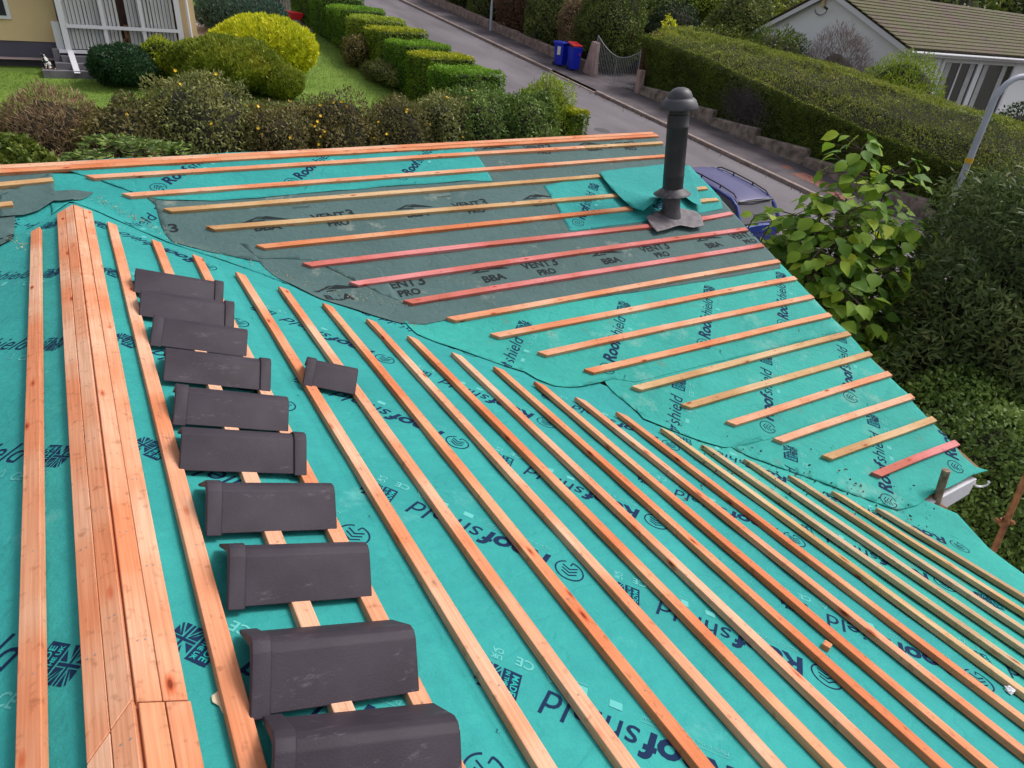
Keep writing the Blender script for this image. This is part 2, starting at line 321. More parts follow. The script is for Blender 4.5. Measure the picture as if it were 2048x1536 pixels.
def bush(name, label, cat, x, y, rx, ry, h, n, size, lm, group=None, aspect=2.0, amp=0.12, shell=0.25, up=0.0, spread=0.9, seed=0, k=0.8, z0=None, gap=0.0, freq=2.5, tilt=0.0):
    g = G(x, y) if z0 is None else z0
    t = thing(name, label, cat, (x, y, g), group); c = (x, y, g + h * 0.48); r = (rx, ry, h * 0.52)
    P, N = ell_pts(c, r, n, shell, amp, freq, seed, -0.85, gap)
    tn = 0.5 + 0.28 * nz(P, 3.0, seed + 3) + rng.normal(0, 0.16, len(P))
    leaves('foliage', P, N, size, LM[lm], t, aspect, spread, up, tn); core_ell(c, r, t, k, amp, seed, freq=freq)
    m = MB(); m.tube([(x, y, g - 0.1), (x + .05, y, g + h * .3)], [0.07, 0.04], 7); m.build('trunk', BARK, t, True); return t

# ================================================================== THE HOUSE UNDER REPAIR
house = thing('bungalow', 'bungalow with its roof stripped to teal and grey membrane and bare timber battens', 'house', (2.0, -3.0, -4.4))
EAVE_A = 4.62; EAVE_B = -4.6
# unseen sheet added under the membranes to block light
vs, fs = [], []; nx, ny = 60, 90; X0, X1, Y0, Y1 = -3.5, 6.3, -9.0, 1.3
def blocker_ok(x, y):
    yr = ridge_y(x); onB = T * (y if y < yr else 2 * yr - y) > -T * abs(x)
    if onB: return y > -4.2 and x < 6.05 - 0.02 and x < vx(y) - 0.05
    return x < 4.4
def vx(y):   # verge line of the far slope
    P = [(0.9, 6.1), (0.3, 5.98), (-1.2, 5.78), (-2.6, 5.55), (-3.9, 5.36), (-4.6, 5.28)]
    for (a, b), (c, d) in zip(P, P[1:]):
        if y >= c: return b + (d - b) * (y - a) / (c - a)
    return 5.28
for j in range(ny + 1):
    for i in range(nx + 1):
        x = X0 + (X1 - X0) * i / nx; y = Y0 + (Y1 - Y0) * j / ny; vs.append((x, y, roofz(x, y) - 0.02))
for j in range(ny):
    for i in range(nx):
        x = X0 + (X1 - X0) * (i + .5) / nx; y = Y0 + (Y1 - Y0) * (j + .5) / ny
        if blocker_ok(x, y): a = j * (nx + 1) + i; fs.append((a, a + 1, a + nx + 2, a + nx + 1))
mesh_obj('light_blocker', vs, fs, BLOCKER, house)
m = MB(); m.box((-3.2, -9, -4.6), (4.2, -3.9, -1.45)); m.box((-3.2, -3.9, -4.6), (5.1, -3.9 + 0.01, -1.45)); m.box((-3.2, -3.89, -4.6), (5.15, 1.0, -1.5)); m.build('wall', WREND, house)
m = MB(); m.add([(5.1, -3.85, -1.5), (5.1, 1.0, -1.5), (5.1, ridge_y(5.1), 0.05), (5.18, -3.85, -1.5), (5.18, 1.0, -1.5), (5.18, ridge_y(5.1), 0.05)], [(0, 1, 2), (5, 4, 3), (0, 3, 4, 1), (1, 4, 5, 2), (2, 5, 3, 0)]); m.build('gable_wall', WREND, house)
m = MB()
for (ya, yb) in ((-4.0, -2), (-2, 0.3)):
    a, b = vx(ya) - .4, vx(yb) - .4
    m.hexa([(a - .02, ya, T * ya - .2), (a, ya, T * ya - .2), (b, yb, T * yb - .2), (b - .02, yb, T * yb - .2), (a - .02, ya, T * ya - .025), (a, ya, T * ya - .025), (b, yb, T * yb - .025), (b - .02, yb, T * yb - .025)])
m.build('barge_board', WHITE, house)
# eaves fascia of the far slope, from traced corners, and its gutter bracket
fa = hit(1826, 1020, NB, -0.035); fb = hit(1948, 955, NB, -0.035)
m = MB(); d = Vector((0, 0.02, 0)); dn = Vector((0, 0, -0.19))
m.hexa([fa + dn - d, fb + dn * .75 - d, fb + dn * .75 + d, fa + dn + d, fa - d, fb - d, fb + d, fa + d]); m.build('fascia', WHITE, house)
bc = hit(1962, 968, (0, 1, 0), fb.y - 0.03); e1 = Vector((0.82, -0.5, 0)).normalized(); pts = []
for k in range(13):
    a = pi * (1.0 + k / 12 * 0.98); pts.append(bc + e1 * cos(a) * 0.055 + Vector((0, 0, 1)) * sin(a) * 0.045 + Vector((0, 0, 0.02)))
pts.append(pts[-1] + Vector((0, 0, .012)) - e1 * .012)
m = MB(); m.tube(pts, 0.008, 6); m.build('gutter_bracket', WHITE, house, True)

# ---- membrane sheets --------------------------------------------------
def dice(bm, step):
    xs = [v.co.x for v in bm.verts]; ys = [v.co.y for v in bm.verts]
    for ax, lo, hi in ((0, min(xs), max(xs)), (1, min(ys), max(ys))):
        k = math.ceil(lo / step)
        while k * step < hi:
            no = Vector((1, 0, 0)) if ax == 0 else Vector((0, 1, 0)); co = Vector((k * step, 0, 0)) if ax == 0 else Vector((0, k * step, 0))
            bmesh.ops.bisect_plane(bm, geom=bm.verts[:] + bm.edges[:] + bm.faces[:], dist=1e-5, plane_co=co, plane_no=no); k += 1
def pdist(x, y, poly, closed=True):
    best = 9.0
    for (ax, ay), (bx, by) in zip(poly, poly[1:] + (poly[:1] if closed else [])):
        dx, dy = bx - ax, by - ay; L = dx * dx + dy * dy + 1e-12; t = max(0, min(1, ((x - ax) * dx + (y - ay) * dy) / L))
        best = min(best, hypot(x - ax - t * dx, y - ay - t * dy))
    return best
def inside(x, y, poly):
    r = False
    for (ax, ay), (bx, by) in zip(poly, poly[1:] + poly[:1]):
        if (ay > y) != (by > y) and x < (bx - ax) * (y - ay) / (by - ay) + ax: r = not r
    return r
SH = []; LK = 0.6
def sheet(label, poly, mat, layer, lift=0.0, seed=0.0, step=0.06, jag=0.0, extra=None, free=None):
    """a membrane laid on the roof; poly in plan metres"""
    pl = []
    for (a, b) in zip(poly, poly[1:] + poly[:1]):
        n = max(1, int(hypot(b[0] - a[0], b[1] - a[1]) / 0.07))
        for k in range(n):
            t = k / n; x = a[0] + (b[0] - a[0]) * t; y = a[1] + (b[1] - a[1]) * t
            j = jag * (sin(9 * x + seed * 3 + 5 * sin(4 * y)) + .5 * sin(23 * y + 17 * x)); pl.append((x + j * .6, y + j * .6))
    bm = bmesh.new(); f = bm.faces.new([bm.verts.new((x, y, 0)) for x, y in pl]); bmesh.ops.triangulate(bm, faces=[f]); dice(bm, step)
    def hf(x, y, off=0.0):
        z = roofz(x, y) + 0.0019 * layer + wrk(x, y) + off
        if lift:
            dd = pdist(x, y, pl) if free is None else pdist(x, y, poly[free[0]:free[1]], False); z += LK * lift * math.exp(-dd / 0.06) * (0.5 + 0.5 * sin(11 * x + seed) * cos(9 * y + seed * 2))
        if extra: z += extra(x, y)
        return z
    for v in bm.verts: v.co.z = hf(v.co.x, v.co.y)
    bmesh.ops.recalc_face_normals(bm, faces=bm.faces[:])
    me = bpy.data.meshes.new('roofing_membrane'); bm.to_mesh(me); bm.free()
    if sum(p.normal.z * p.area for p in me.polygons) < 0: me.flip_normals()
    me.materials.append(mat); me.polygons.foreach_set('use_smooth', [True] * len(me.polygons))
    o = bpy.data.objects.new('roofing_membrane', me); COL.objects.link(o); setpar(o, house); o['label'] = label; o['w0'] = tuple(Vector(house.location) + Vector(o.location))
    so_ = o.modifiers.new('thick', 'SOLIDIFY'); so_.thickness = 0.0012; so_.offset = 1
    SH.append((o, pl, hf)); return SH[-1]
def R_(px): return [tuple(roofhit(*q))[:2] for q in px]
def valley(x): return -abs(x)
# right near slope in rolls, lowest first
VE = 0.22
rolls = [(3.80, 4.72), (3.04, 3.88), (2.27, 3.12), (1.50, 2.35), (0.72, 1.58), (0.0, 0.80)]
SA = []
for i, (s0, s1) in enumerate(rolls):
    x0, x1 = s0 * CP, s1 * CP
    y1b = -x1 + VE; y0b = -x0 + VE
    if i == 0: poly = [(x0, -8), (x1 + 0.02, -8), (x1 - .02, -6), (x1 - .07, -5.2), (x1 + .1, -4.62), (x1 + .14, -4.36), (x1 + 0.02, -4.22), (x0, y0b)]
    else: poly = [(x0, -8), (x1, -8), (x1, y1b), (x0, y0b)]
    SA.append(sheet(['lowest teal membrane roll on the near slope, along the eaves', 'teal membrane roll second from the eaves', 'teal membrane roll third from the eaves', 'teal membrane roll in the middle of the near slope', 'teal membrane roll just below the ridge roll', 'teal membrane roll next to the ridge planks, under the loose tiles'][i], poly, MTD if i < 2 else MT, 1 + i * 0.8, 0.0, i * 1.3, 0.07))
SL = [sheet('teal membrane roll left of the ridge planks', [(-0.93, -8), (0, -8), (0, .2), (-.93, -.7)], MT, 3, 0, 2.2, 0.07)]
SL.append(sheet('lower teal membrane roll at the left edge of the roof', [(-1.8, -8), (-.85, -8), (-.85, -.6), (-1.8, -1.5)], MT, 2, 0, 4.2, 0.1))
# far slope, lowest first (outlines traced on the roof)
S8 = sheet('lowest dusty teal membrane with a ragged corner over the white fascia', R_([(1440, 885), (1463, 898), (1502, 918), (1580, 945), (1662, 975), (1748, 1008), (1795, 1023), (1834, 1012), (1862, 990), (1896, 977), (1943, 953), (1975, 943), (1950, 936), (1925, 915), (1900, 882), (1850, 832), (1800, 778), (1760, 740)]), MTD, 4.4, 0.010, 0.3, jag=0.003, free=(1, 15))
S7 = sheet('middle teal membrane of the far slope, its torn edge in the valley', R_([(1180, 720), (1210, 767), (1225, 785), (1244, 800), (1276, 829), (1287, 840), (1346, 863), (1404, 885), (1443, 896), (1490, 893), (1537, 881), (1830, 800), (1800, 777), (1750, 727), (1700, 674), (1650, 624), (1600, 575), (1500, 600)]), MTD, 5.4, 0.012, 1.3, jag=0.003, free=(1, 10))
S6 = sheet('upper teal membrane of the far slope, below the grey one', R_([(700, 590), (790, 640), (813, 653), (835, 672), (873, 687), (951, 714), (1006, 733), (1049, 747), (1073, 761), (1108, 775), (1166, 775), (1196, 769), (1225, 760), (1270, 766), (1480, 716), (1692, 664), (1650, 624), (1600, 570), (1560, 528), (1540, 510), (1200, 560)]), MTD, 6.4, 0.012, 2.3, jag=0.002, free=(2, 14))
S3 = sheet('teal valley piece in front of the grey flap by the ridge end', R_([(95, 350), (100, 395), (105, 432), (140, 408), (180, 420), (230, 442), (290, 468), (335, 487), (430, 518), (520, 548), (580, 572), (560, 520), (400, 430), (330, 380), (200, 350)]), MT, 6.0, 0.012, 3.3, free=(2, 10))
yR0 = ridge_y(0)
S1 = sheet('large grey membrane across the far slope', R_([(310, 412), (316, 430), (322, 452), (333, 474), (345, 488), (390, 500), (450, 515), (520, 527), (535, 545), (560, 562), (640, 600), (720, 626), (800, 650), (850, 653), (905, 640), (1000, 628), (1100, 612), (1250, 590), (1400, 566), (1560, 539), (1560, 528), (1500, 465), (1440, 398), (1378, 335)]) + [(6.02, ridge_y(6.0) + .1), (0.2, ridge_y(0) + .1)], MG, 7.2, 0.010, 4.3, jag=0.001, free=(1, 19))
S1b = sheet('grey membrane lap over the first grey flap in the valley', R_([(520, 521), (570, 520), (622, 524), (700, 560), (760, 590), (800, 605), (760, 540), (600, 490), (480, 490)]), MG, 8.0, 0.004, 5.3, free=(0, 5))
S2 = sheet('bright teal strip of membrane under the top battens', R_([(985, 366), (940, 364), (860, 371), (760, 377), (700, 383), (600, 391), (520, 400), (430, 405), (330, 404), (295, 398), (205, 366), (130, 343)]) + [(.1, ridge_y(0) + .1), (3.40, ridge_y(3.4) + .1)] + R_([(945, 300), (968, 333)]), MT, 8.4, 0.012, 6.3, free=(0, 12))
S9 = sheet('square teal patch of membrane left of the flue', R_([(1087, 374), (1110, 408), (1140, 465), (1200, 458), (1300, 444), (1380, 432), (1445, 420), (1440, 398), (1378, 333), (1300, 340), (1200, 352)]), MT, 8.2, 0.004, 7.3)
S4 = sheet('grey membrane strip at the far left below the ridge', [(-3.4, ridge_y(-3.4) + .1), (-.02, ridge_y(0) + .1)] + R_([(105, 345), (105, 395), (60, 415), (0, 430)]) + [(-2.5, -.9), (-3.4, -.9)], MG, 5.0, 0.0, 8.3)
S5 = sheet('curling grey flap draped left of the ridge planks', R_([(0, 395), (40, 380), (105, 350), (112, 390), (150, 386), (188, 389), (175, 399), (150, 406), (110, 410), (80, 427), (50, 436), (0, 441)]), MG, 8.6, 0.03, 9.3, 0.04)
S5b = sheet('small grey membrane scrap with lettering at the left edge', R_([(-60, 438), (0, 439), (32, 434), (30, 460), (27, 482), (0, 496), (-60, 515)]), MG, 8.0, 0.01, 1.7, 0.05)
fc = hit(1340, 440, NB, 0)
def apron(x, y):
    d = hypot(x - fc.x, y - fc.y - .05); return 0.03 + 0.10 * math.exp(-(d / 0.28) ** 2) + 0.03 * sin(9 * x + 4 * y) * math.exp(-(d / .5) ** 2)
S10 = sheet('teal membrane apron folded round the foot of the flue', R_([(1197, 354), (1225, 349), (1280, 343), (1330, 337), (1378, 343), (1388, 372), (1396, 400), (1402, 428), (1380, 418), (1358, 398), (1338, 400), (1325, 418), (1303, 434), (1284, 438), (1262, 428), (1243, 412), (1220, 388)]), MT, 9.5, 0.02, 2.9, 0.05, extra=apron)

# ---- printed lettering -------------------------------------------------
_tc = {}
def text_mesh(body, size, bold=0.0, shear=0.0):
    key = (body, size, bold, shear)
    if key in _tc: return _tc[key]
    cu = bpy.data.curves.new('t', 'FONT'); cu.body = body; cu.size = size; cu.offset = bold; cu.shear = shear; cu.resolution_u = 3
    o = bpy.data.objects.new('t', cu); COL.objects.link(o); bpy.context.view_layer.update()
    me = bpy.data.meshes.new_from_object(o.evaluated_get(bpy.context.evaluated_depsgraph_get()))
    V = [tuple(v.co)[:2] for v in me.vertices]; F = [tuple(p.vertices) for p in me.polygons]
    bpy.data.objects.remove(o); bpy.data.curves.remove(cu); bpy.data.meshes.remove(me); _tc[key] = (V, F); return V, F
def width(V): return max(v[0] for v in V)
class Pr:
    def __init__(s): s.V = []; s.F = []; s.M = []
    def add(s, V, F, m, ox=0, oy=0, sx=1, sy=1):
        b = len(s.V); s.V += [(v[0] * sx + ox, v[1] * sy + oy) for v in V]; s.F += [tuple(i + b for i in f) for f in F]; s.M += [m] * len(F)
    def rect(s, x0, y0, x1, y1, m): s.add([(x0, y0), (x1, y0), (x1, y1), (x0, y1)], [(0, 1, 2, 3)], m)
    def line(s, a, b, wd, m):
        dx, dy = b[0] - a[0], b[1] - a[1]; L = hypot(dx, dy); nx_, ny_ = -dy / L * wd / 2, dx / L * wd / 2
        s.add([(a[0] - nx_, a[1] - ny_), (b[0] - nx_, b[1] - ny_), (b[0] + nx_, b[1] + ny_), (a[0] + nx_, a[1] + ny_)], [(0, 1, 2, 3)], m)
    def diced(s, step):
        out = []
        for m in sorted(set(s.M)):
            bm = bmesh.new(); vs = [bm.verts.new((x, y, 0)) for x, y in s.V]
            for f, mm in zip(s.F, s.M):
                if mm == m:
                    try: bm.faces.new([vs[i] for i in f])
                    except ValueError: pass
            bmesh.ops.delete(bm, geom=[v for v in bm.verts if not v.link_faces], context='VERTS')
            dice(bm, step); bm.verts.index_update()
            out.append((m, [tuple(v.co)[:2] for v in bm.verts], [tuple(v.index for v in f.verts) for f in bm.faces])); bm.free()
        return out
# unit block: circle logo at the origin, baseline running right, flag centre at x = 0.80
blk = Pr(); r = 0.056; segs = 30
for k in range(segs):
    a0 = -pi / 2 + 0.35 + (2 * pi - 0.5) * k / segs; a1 = -pi / 2 + 0.35 + (2 * pi - 0.5) * (k + 1) / segs
    blk.line((r * cos(a0), r * sin(a0)), (r * cos(a1) * 1.001, r * sin(a1)), 0.0062, 0)
blk.line((r * cos(-pi / 2 - .15), r * sin(-pi / 2 - .15)), (-.002, -.034), 0.006, 0)
for q in (-0.018, 0.002, 0.022):
    blk.line((-0.030, q - 0.010), (0.0015, q + 0.010), 0.0058, 0); blk.line((-0.0015, q + 0.010), (0.030, q - 0.010), 0.0058, 0)
V, F = text_mesh('Roof', 0.135, 0.0042, 0.22); blk.add(V, F, 0, 0.075, -0.045); wr = width(V)
V, F = text_mesh('shield', 0.135, 0.0, 0.22); blk.add(V, F, 0, 0.075 + wr - 0.014, -0.045, 0.95); we = 0.061 + wr + width(V) * .95
fx = max(we + 0.02, 0.73)
# emblem turned a quarter: text tablet first, then the flag (triangles and bars)
fw, fh, y0 = 0.07, 0.10, -0.055; tx = fx; fx = tx + 0.062
for sx in (-1, 1):
    for sy in (-1, 1):
        cx, cy = fx + fw / 2, y0 + fh / 2
        blk.add([(cx + sx * .008, cy + sy * .016), (cx + sx * .008, cy + sy * fh / 2), (cx + sx * .024, cy + sy * fh / 2)], [(0, 1, 2)], 0)
        blk.add([(cx + sx * .013, cy + sy * .008), (cx + sx * fw / 2, cy + sy * .008), (cx + sx * fw / 2, cy + sy * .036)], [(0, 1, 2)], 0)
blk.rect(fx, y0 + fh / 2 - .004, fx + fw, y0 + fh / 2 + .004, 0); blk.rect(fx + fw / 2 - .0035, y0, fx + fw / 2 + .0035, y0 + fh / 2 - .005, 0); blk.rect(fx + fw / 2 - .0035, y0 + fh / 2 + .005, fx + fw / 2 + .0035, y0 + fh, 0)
blk.line((fx + .004, y0 + .004), (fx + fw / 2 - .01, y0 + fh / 2 - .008), .005, 0); blk.line((fx + fw - .004, y0 + .004), (fx + fw / 2 + .01, y0 + fh / 2 - .008), .005, 0)
blk.rect(tx, y0, tx + .057, y0 + fh, 0)
for body, sz, bx in (('MADE', 0.029, tx + .026), ('IN THE UK', 0.0185, tx + .048)):
    V, F = text_mesh(body, sz, 0.0006); k_ = min(1.0, (fh - .012) / width(V)); blk.add([(-y * 1.0, x * k_) for x, y in V], F, 2, bx, y0 + (fh - width(V) * k_) / 2)
# white small print below the name
blk.line((0.09, -0.074), (0.36, -0.074), 0.002, 1)
V, F = text_mesh('Made in the UK by Don & Low', 0.021, 0.0); blk.add(V, F, 1, 0.09, -0.096)
blk.rect(0.42, -0.108, 0.46, -0.08, 1); blk.rect(0.53, -0.112, 0.56, -0.075, 1); blk.line((.53, -.122), (.58, -.122), .003, 1)
V, F = text_mesh('CE', 0.05, 0.001); blk.add(V, F, 1, 0.70, -0.12)
V, F = text_mesh('UK', 0.027, 0.001); blk.add(V, F, 1, 0.80, -0.095)
V, F = text_mesh('CA', 0.027, 0.001); blk.add(V, F, 1, 0.80, -0.12)
for a0 in (0, 1, 2):
    a = pi / 2 + a0 * 2 * pi / 3; blk.line((.645 + .022 * cos(a), -.098 + .022 * sin(a)), (.645 + .022 * cos(a + 2.09), -.098 + .022 * sin(a + 2.09)), .0035, 1)
V, F = text_mesh('L 23062', 0.016, 0.0); blk.add(V, F, 0, -0.05, -0.14)
BLK = blk.diced(0.035)
PRT = {}
def put(shd, D, u0, v0, frame, rot, mirror=False, mats=(INK, WINK, TINK), offy=0.0):
    """stamp print D with its origin at slope coords (u0,v0); frame maps (u,v)->(x,y)"""
    o, pl, hf = shd; key = o.name; c, s_ = cos(rot), sin(rot)
    acc = PRT.setdefault(key, (shd, {}, ))[1]
    for m, V, F in D:
        P = []
        for (x, y) in V:
            u = u0 + c * x - s_ * y; v = v0 + s_ * x + c * y; P.append(frame(u, v))
        lst = acc.setdefault(mats[m].name, (mats[m], [], []))
        ok = {}
        for f in F:
            cx = sum(P[i][0] for i in f) / len(f); cy = sum(P[i][1] for i in f) / len(f)
            if not inside(cx, cy, pl): continue
            idx = []
            for i in f:
                if i not in ok:
                    ok[i] = len(lst[1]); x, y = P[i]; lst[1].append((x, y, hf(x, y, 0.0036 if m == 2 else 0.0026)))
                idx.append(ok[i])
            lst[2].append(tuple(idx))
frA = lambda u, v: (-v * CP, u)       # near slope: right = +y, up = towards the ridge
frL = lambda u, v: (v * CP, -u)
frB = lambda u, v: (u, v * CP)
Q = pi / 4
for sh_, cs, y_off in ((SA[5], -0.70, -4.82), (SA[4], -1.45, -4.22), (SA[3], -2.17, -4.93), (SA[2], -3.0, -4.26), (SA[1], -3.75, -4.75), (SA[0], -4.5, -4.55)):
    for k in range(-3, 6):
        if y_off + k * 0.925 < -6.6: continue
        put(sh_, BLK, y_off + k * 0.925, cs, frA, Q)
for k in range(-1, 6): put(SL[0], BLK, 5.12 - 0.93 * k - 0.60, -0.72, frL, Q)
for k in range(0, 6): put(SL[1], BLK, 4.6 - 0.93 * k, -1.5, frL, Q)
for x in (0.56, 1.55, 2.52): put(S2, BLK, x, 0.10 - 0.03 * x, frB, Q)
put(S9, BLK, 3.87, -0.92, frB, Q); put(S9, BLK, 4.85, -0.9, frB, Q)
for x in (2.04, 2.99, 3.96, 4.92): put(S6, BLK, x, -2.64, frB, Q)
for x in (2.88, 3.83, 4.80): put(S7, BLK, x, -3.49, frB, Q)
for x in (3.25, 4.21, 5.06): put(S8, BLK, x, -4.29, frB, Q)
put(S10, BLK, 4.22, 0.05, frB, Q); put(S3, BLK, 0.0, -0.75, frB, Q)
# grey membrane print
gb = Pr(); V, F = text_mesh('BBA', 0.105, 0.0045); gb.add(V, F, 0, -0.11, -0.10, 1.05); 
gb.add([(-.17, .02), (-.04, .085), (.0, .085), (-.10, .035), (.0, .035), (.0, .02)], [(0, 1, 2, 3, 4, 5)], 0)
gb.add([(.01, .085), (.03, .085), (.19, .02), (.15, .02), (-.03, .047), (-.06, .047)], [(0, 1, 2, 3, 4, 5)], 0)
vb = Pr(); V, F = text_mesh('VENT', 0.115, 0.0035); vb.add(V, F, 0, -0.17, 0.0, 0.95); w1 = width(V) * .95 - .17
V, F = text_mesh('3', 0.15, 0.004); vb.add(V, F, 0, w1 + .01, -0.005, 0.95)
V, F = text_mesh('PRO', 0.095, 0.004); vb.add(V, F, 0, -0.08, -0.10, 0.95)
cb_ = Pr(); V, F = text_mesh('cromar', 0.045, 0.0); cb_.add(V, F, 0, 0, 0)
gbD, vbD, cbD = gb.diced(.05), vb.diced(.05), cb_.diced(.05)
bm3 = (BINK, WINK, TINK)
for row, xs, vx_ in ((-1.46, (1.44, 2.67, 3.85, 5.12), (1.93, 3.14, 4.41, 5.6)), (-0.52, (1.20, 2.42, 3.68), (1.72, 2.96)), (0.42, (3.72, 4.95), (4.25, 5.45)), (-.52, (), (0.42,))):
    for x in xs: put(S1, gbD, x, row + (.02 if x != 1.44 else .04), frB, 0.02, mats=bm3)
    for x in vx_: put(S1, vbD, x, row, frB, 0.02, mats=bm3)
for x in (1.45, 2.7): put(S1, cbD, x, -.34, frB, 0.02, mats=bm3)
put(S5b, vbD, -.52, -.52, frB, 0.0, mats=bm3); 
for key, (shd, acc) in PRT.items():
    V, F, MI, mats = [], [], [], []
    for i, (nm, (mt, vs_, fs_)) in enumerate(acc.items()):
        b = len(V); V += vs_; F += [tuple(j + b for j in f) for f in fs_]; MI += [i] * len(fs_); mats.append(mt)
    if F:
        o = mesh_obj('printed_lettering', V, F, None, shd[0], False, mats, MI)
        

# ---- battens -----------------------------------------------------------
BW, BT = 0.0525, 0.027
def batten(p, q, down, nrm, mat, miter=(0, 0), wd=BW, th=BT, lab=None, name='batten', bow=0.003, parent=house, base=0.004):
    """p,q: ends of the upslope top edge; down: unit vector down the slope"""
    p, q, down, nrm = Vector(p), Vector(q), Vector(down).normalized(), Vector(nrm).normalized()
    d = (q - p).normalized(); L = (q - p).length; down = (down - d * down.dot(d)).normalized(); nn = d.cross(down); 
    if nn.dot(nrm) < 0: nn = -nn
    R = Matrix((d, down, nn)).transposed(); n = max(2, int(L / 0.35)); vs, fs = [], []; ph = random.uniform(0, 6)
    for i in range(n + 1):
        t = i / n; 
        for (yy, zz) in ((0, 0), (wd, 0), (wd, -th), (0, -th)):
            m0 = miter[0] * yy * (1 - t); m1 = miter[1] * yy * t
            vs.append((L * t + m0 - m1, yy + bow * sin(ph + 5 * t) - bow * sin(ph), zz + 0.4 * bow * sin(ph * 2 + 7 * t)))
    for i in range(n):
        a = i * 4
        for k in range(4): fs.append((a + k, a + 4 + k, a + 4 + (k + 1) % 4, a + (k + 1) % 4))
    fs += [(0, 1, 2, 3), (n * 4 + 3, n * 4 + 2, n * 4 + 1, n * 4)]
    nf0 = len(fs); xn = random.uniform(.05, .3)
    while xn < L - .05:
        for dy in ((.0,) if name == 'batten' else (-.008, .008)):
            b0 = len(vs); yy = wd * .5 + dy + random.uniform(-.006, .006); vs.append((xn, yy, .0035)); vs += [(xn + .0032 * cos(k), yy + .0032 * sin(k), .0012) for k in (0, 1.05, 2.09, 3.14, 4.19, 5.24)]
            fs += [(b0, b0 + 1 + k, b0 + 1 + (k + 1) % 6) for k in range(6)]
        xn += random.choice((.4, .42, .45))
    me = bpy.data.meshes.new(name); me.from_pydata(vs, [], fs); bm = bmesh.new(); bm.from_mesh(me); bmesh.ops.recalc_face_normals(bm, faces=bm.faces[:]); bm.to_mesh(me); bm.free()
    me.materials.append(W_[mat] if isinstance(mat, str) else mat); me.materials.append(NAIL); me.polygons.foreach_set('material_index', [0] * nf0 + [1] * (len(me.polygons) - nf0)); o = bpy.data.objects.new(name, me); COL.objects.link(o)
    o.matrix_world = Matrix.Translation(p) @ R.to_4x4(); o.rotation_mode = 'XYZ'
    b = o.modifiers.new('bevel', 'BEVEL'); b.width = 0.0018; b.segments = 1; b.limit_method = 'ANGLE'
    if parent is not None:
        o.parent = parent; o.location = Vector(o.location) - Vector(parent.location)
    if lab: o['label'] = lab
    return o
HT = 0.038
def hA(q, h=HT): return hit(q[0], q[1], NA, h)
def hB(q, h=HT): return hit(q[0], q[1], NB, h)
def hL(q, h=HT): return hit(q[0], q[1], NL, h)
dA, dB, dL = Vector((CP, 0, -SP)), Vector((0, -CP, -SP)), Vector((-CP, 0, -SP))
A = {1: [(214, 442), (487, 1536)], 2: [(303, 478), (671, 1420)], 3: [(385, 508), (893, 1536)], 4: [(471, 543), (1080, 1536)], 5: [(557, 572), (1246, 1536)],
     6: [(645, 605), (1400, 1536)], 7: [(733, 636), (1543, 1536)], 8: [(815, 670), (1665, 1536)], 9: [(903, 703), (1777, 1536)], 10: [(987, 732), (1884, 1536)],
     11: [(1068, 762), (1976, 1536)], 12: [(1150, 793), (2048, 1507)], 13: [(1232, 823), (2048, 1444)], 14: [(1321, 855), (2048, 1387)], 15: [(1403, 888), (2048, 1340)],
     16: [(1488, 917), (2048, 1298)], 17: [(1577, 949), (2048, 1262)], 18: [(1664, 981), (2048, 1226)], 19: [(1752, 1015), (2048, 1194)]}
colA = [None, 'salmon', 'salmon', 'salmon', 'salmon', 'salmon', 'orange', 'salmon', 'orange', 'salmon', 'orange', 'orange', 'salmon', 'orange', 'tan', 'pale', 'pale', 'pale', 'tan', 'pale']
for k, (a, b) in A.items():
    P, Q_ = hA(a), hA(b)
    if k == 3: Q_ = Vector((P.x + 0.0, Q_.y, P.z)); Q_ = P + (hA((945 - 52, 1536)) - P)
    d = (Q_ - P).normalized(); t = (-7.6 - P.y) / d.y
    batten(P, P + d * t, dA, NA, colA[k], miter=(1, 0), bow=0.0035)
BRp = {2: (1322, 282), 3: (1345, 307), 4: (1378, 334), 5: (1411, 372), 6: (1433, 395), 7: (1461, 423), 8: (1490, 454), 9: (1522, 486), 10: (1555, 518), 11: (1588, 552), 12: (1621, 588), 13: (1657, 625), 14: (1695, 662), 15: (1736, 701), 16: (1776, 742), 17: (1820, 786), 18: (1863, 831), 19: (1910, 879)}
BLp = {2: (170, 350), 3: (243, 386), 4: (325, 416), 5: (411, 452), 6: (511, 489), 7: (604, 525), 8: (698, 563), 9: (806, 600), 10: (892, 634), 11: (980, 667), 12: (1075, 703), 13: (1168, 738), 14: (1263, 772), 15: (1362, 808), 16: (1452, 842), 17: (1547, 876), 18: (1644, 910), 19: (1743, 944)}
colB = {2: 'salmon', 3: 'salmon', 4: 'tan', 5: 'tan', 6: 'orange', 7: 'pink', 8: 'pink', 9: 'pink', 10: 'salmon', 11: 'salmon', 12: 'salmon', 13: 'orange', 14: 'tan', 15: 'tan', 16: 'salmon', 17: 'salmon', 18: 'tan', 19: 'pink'}
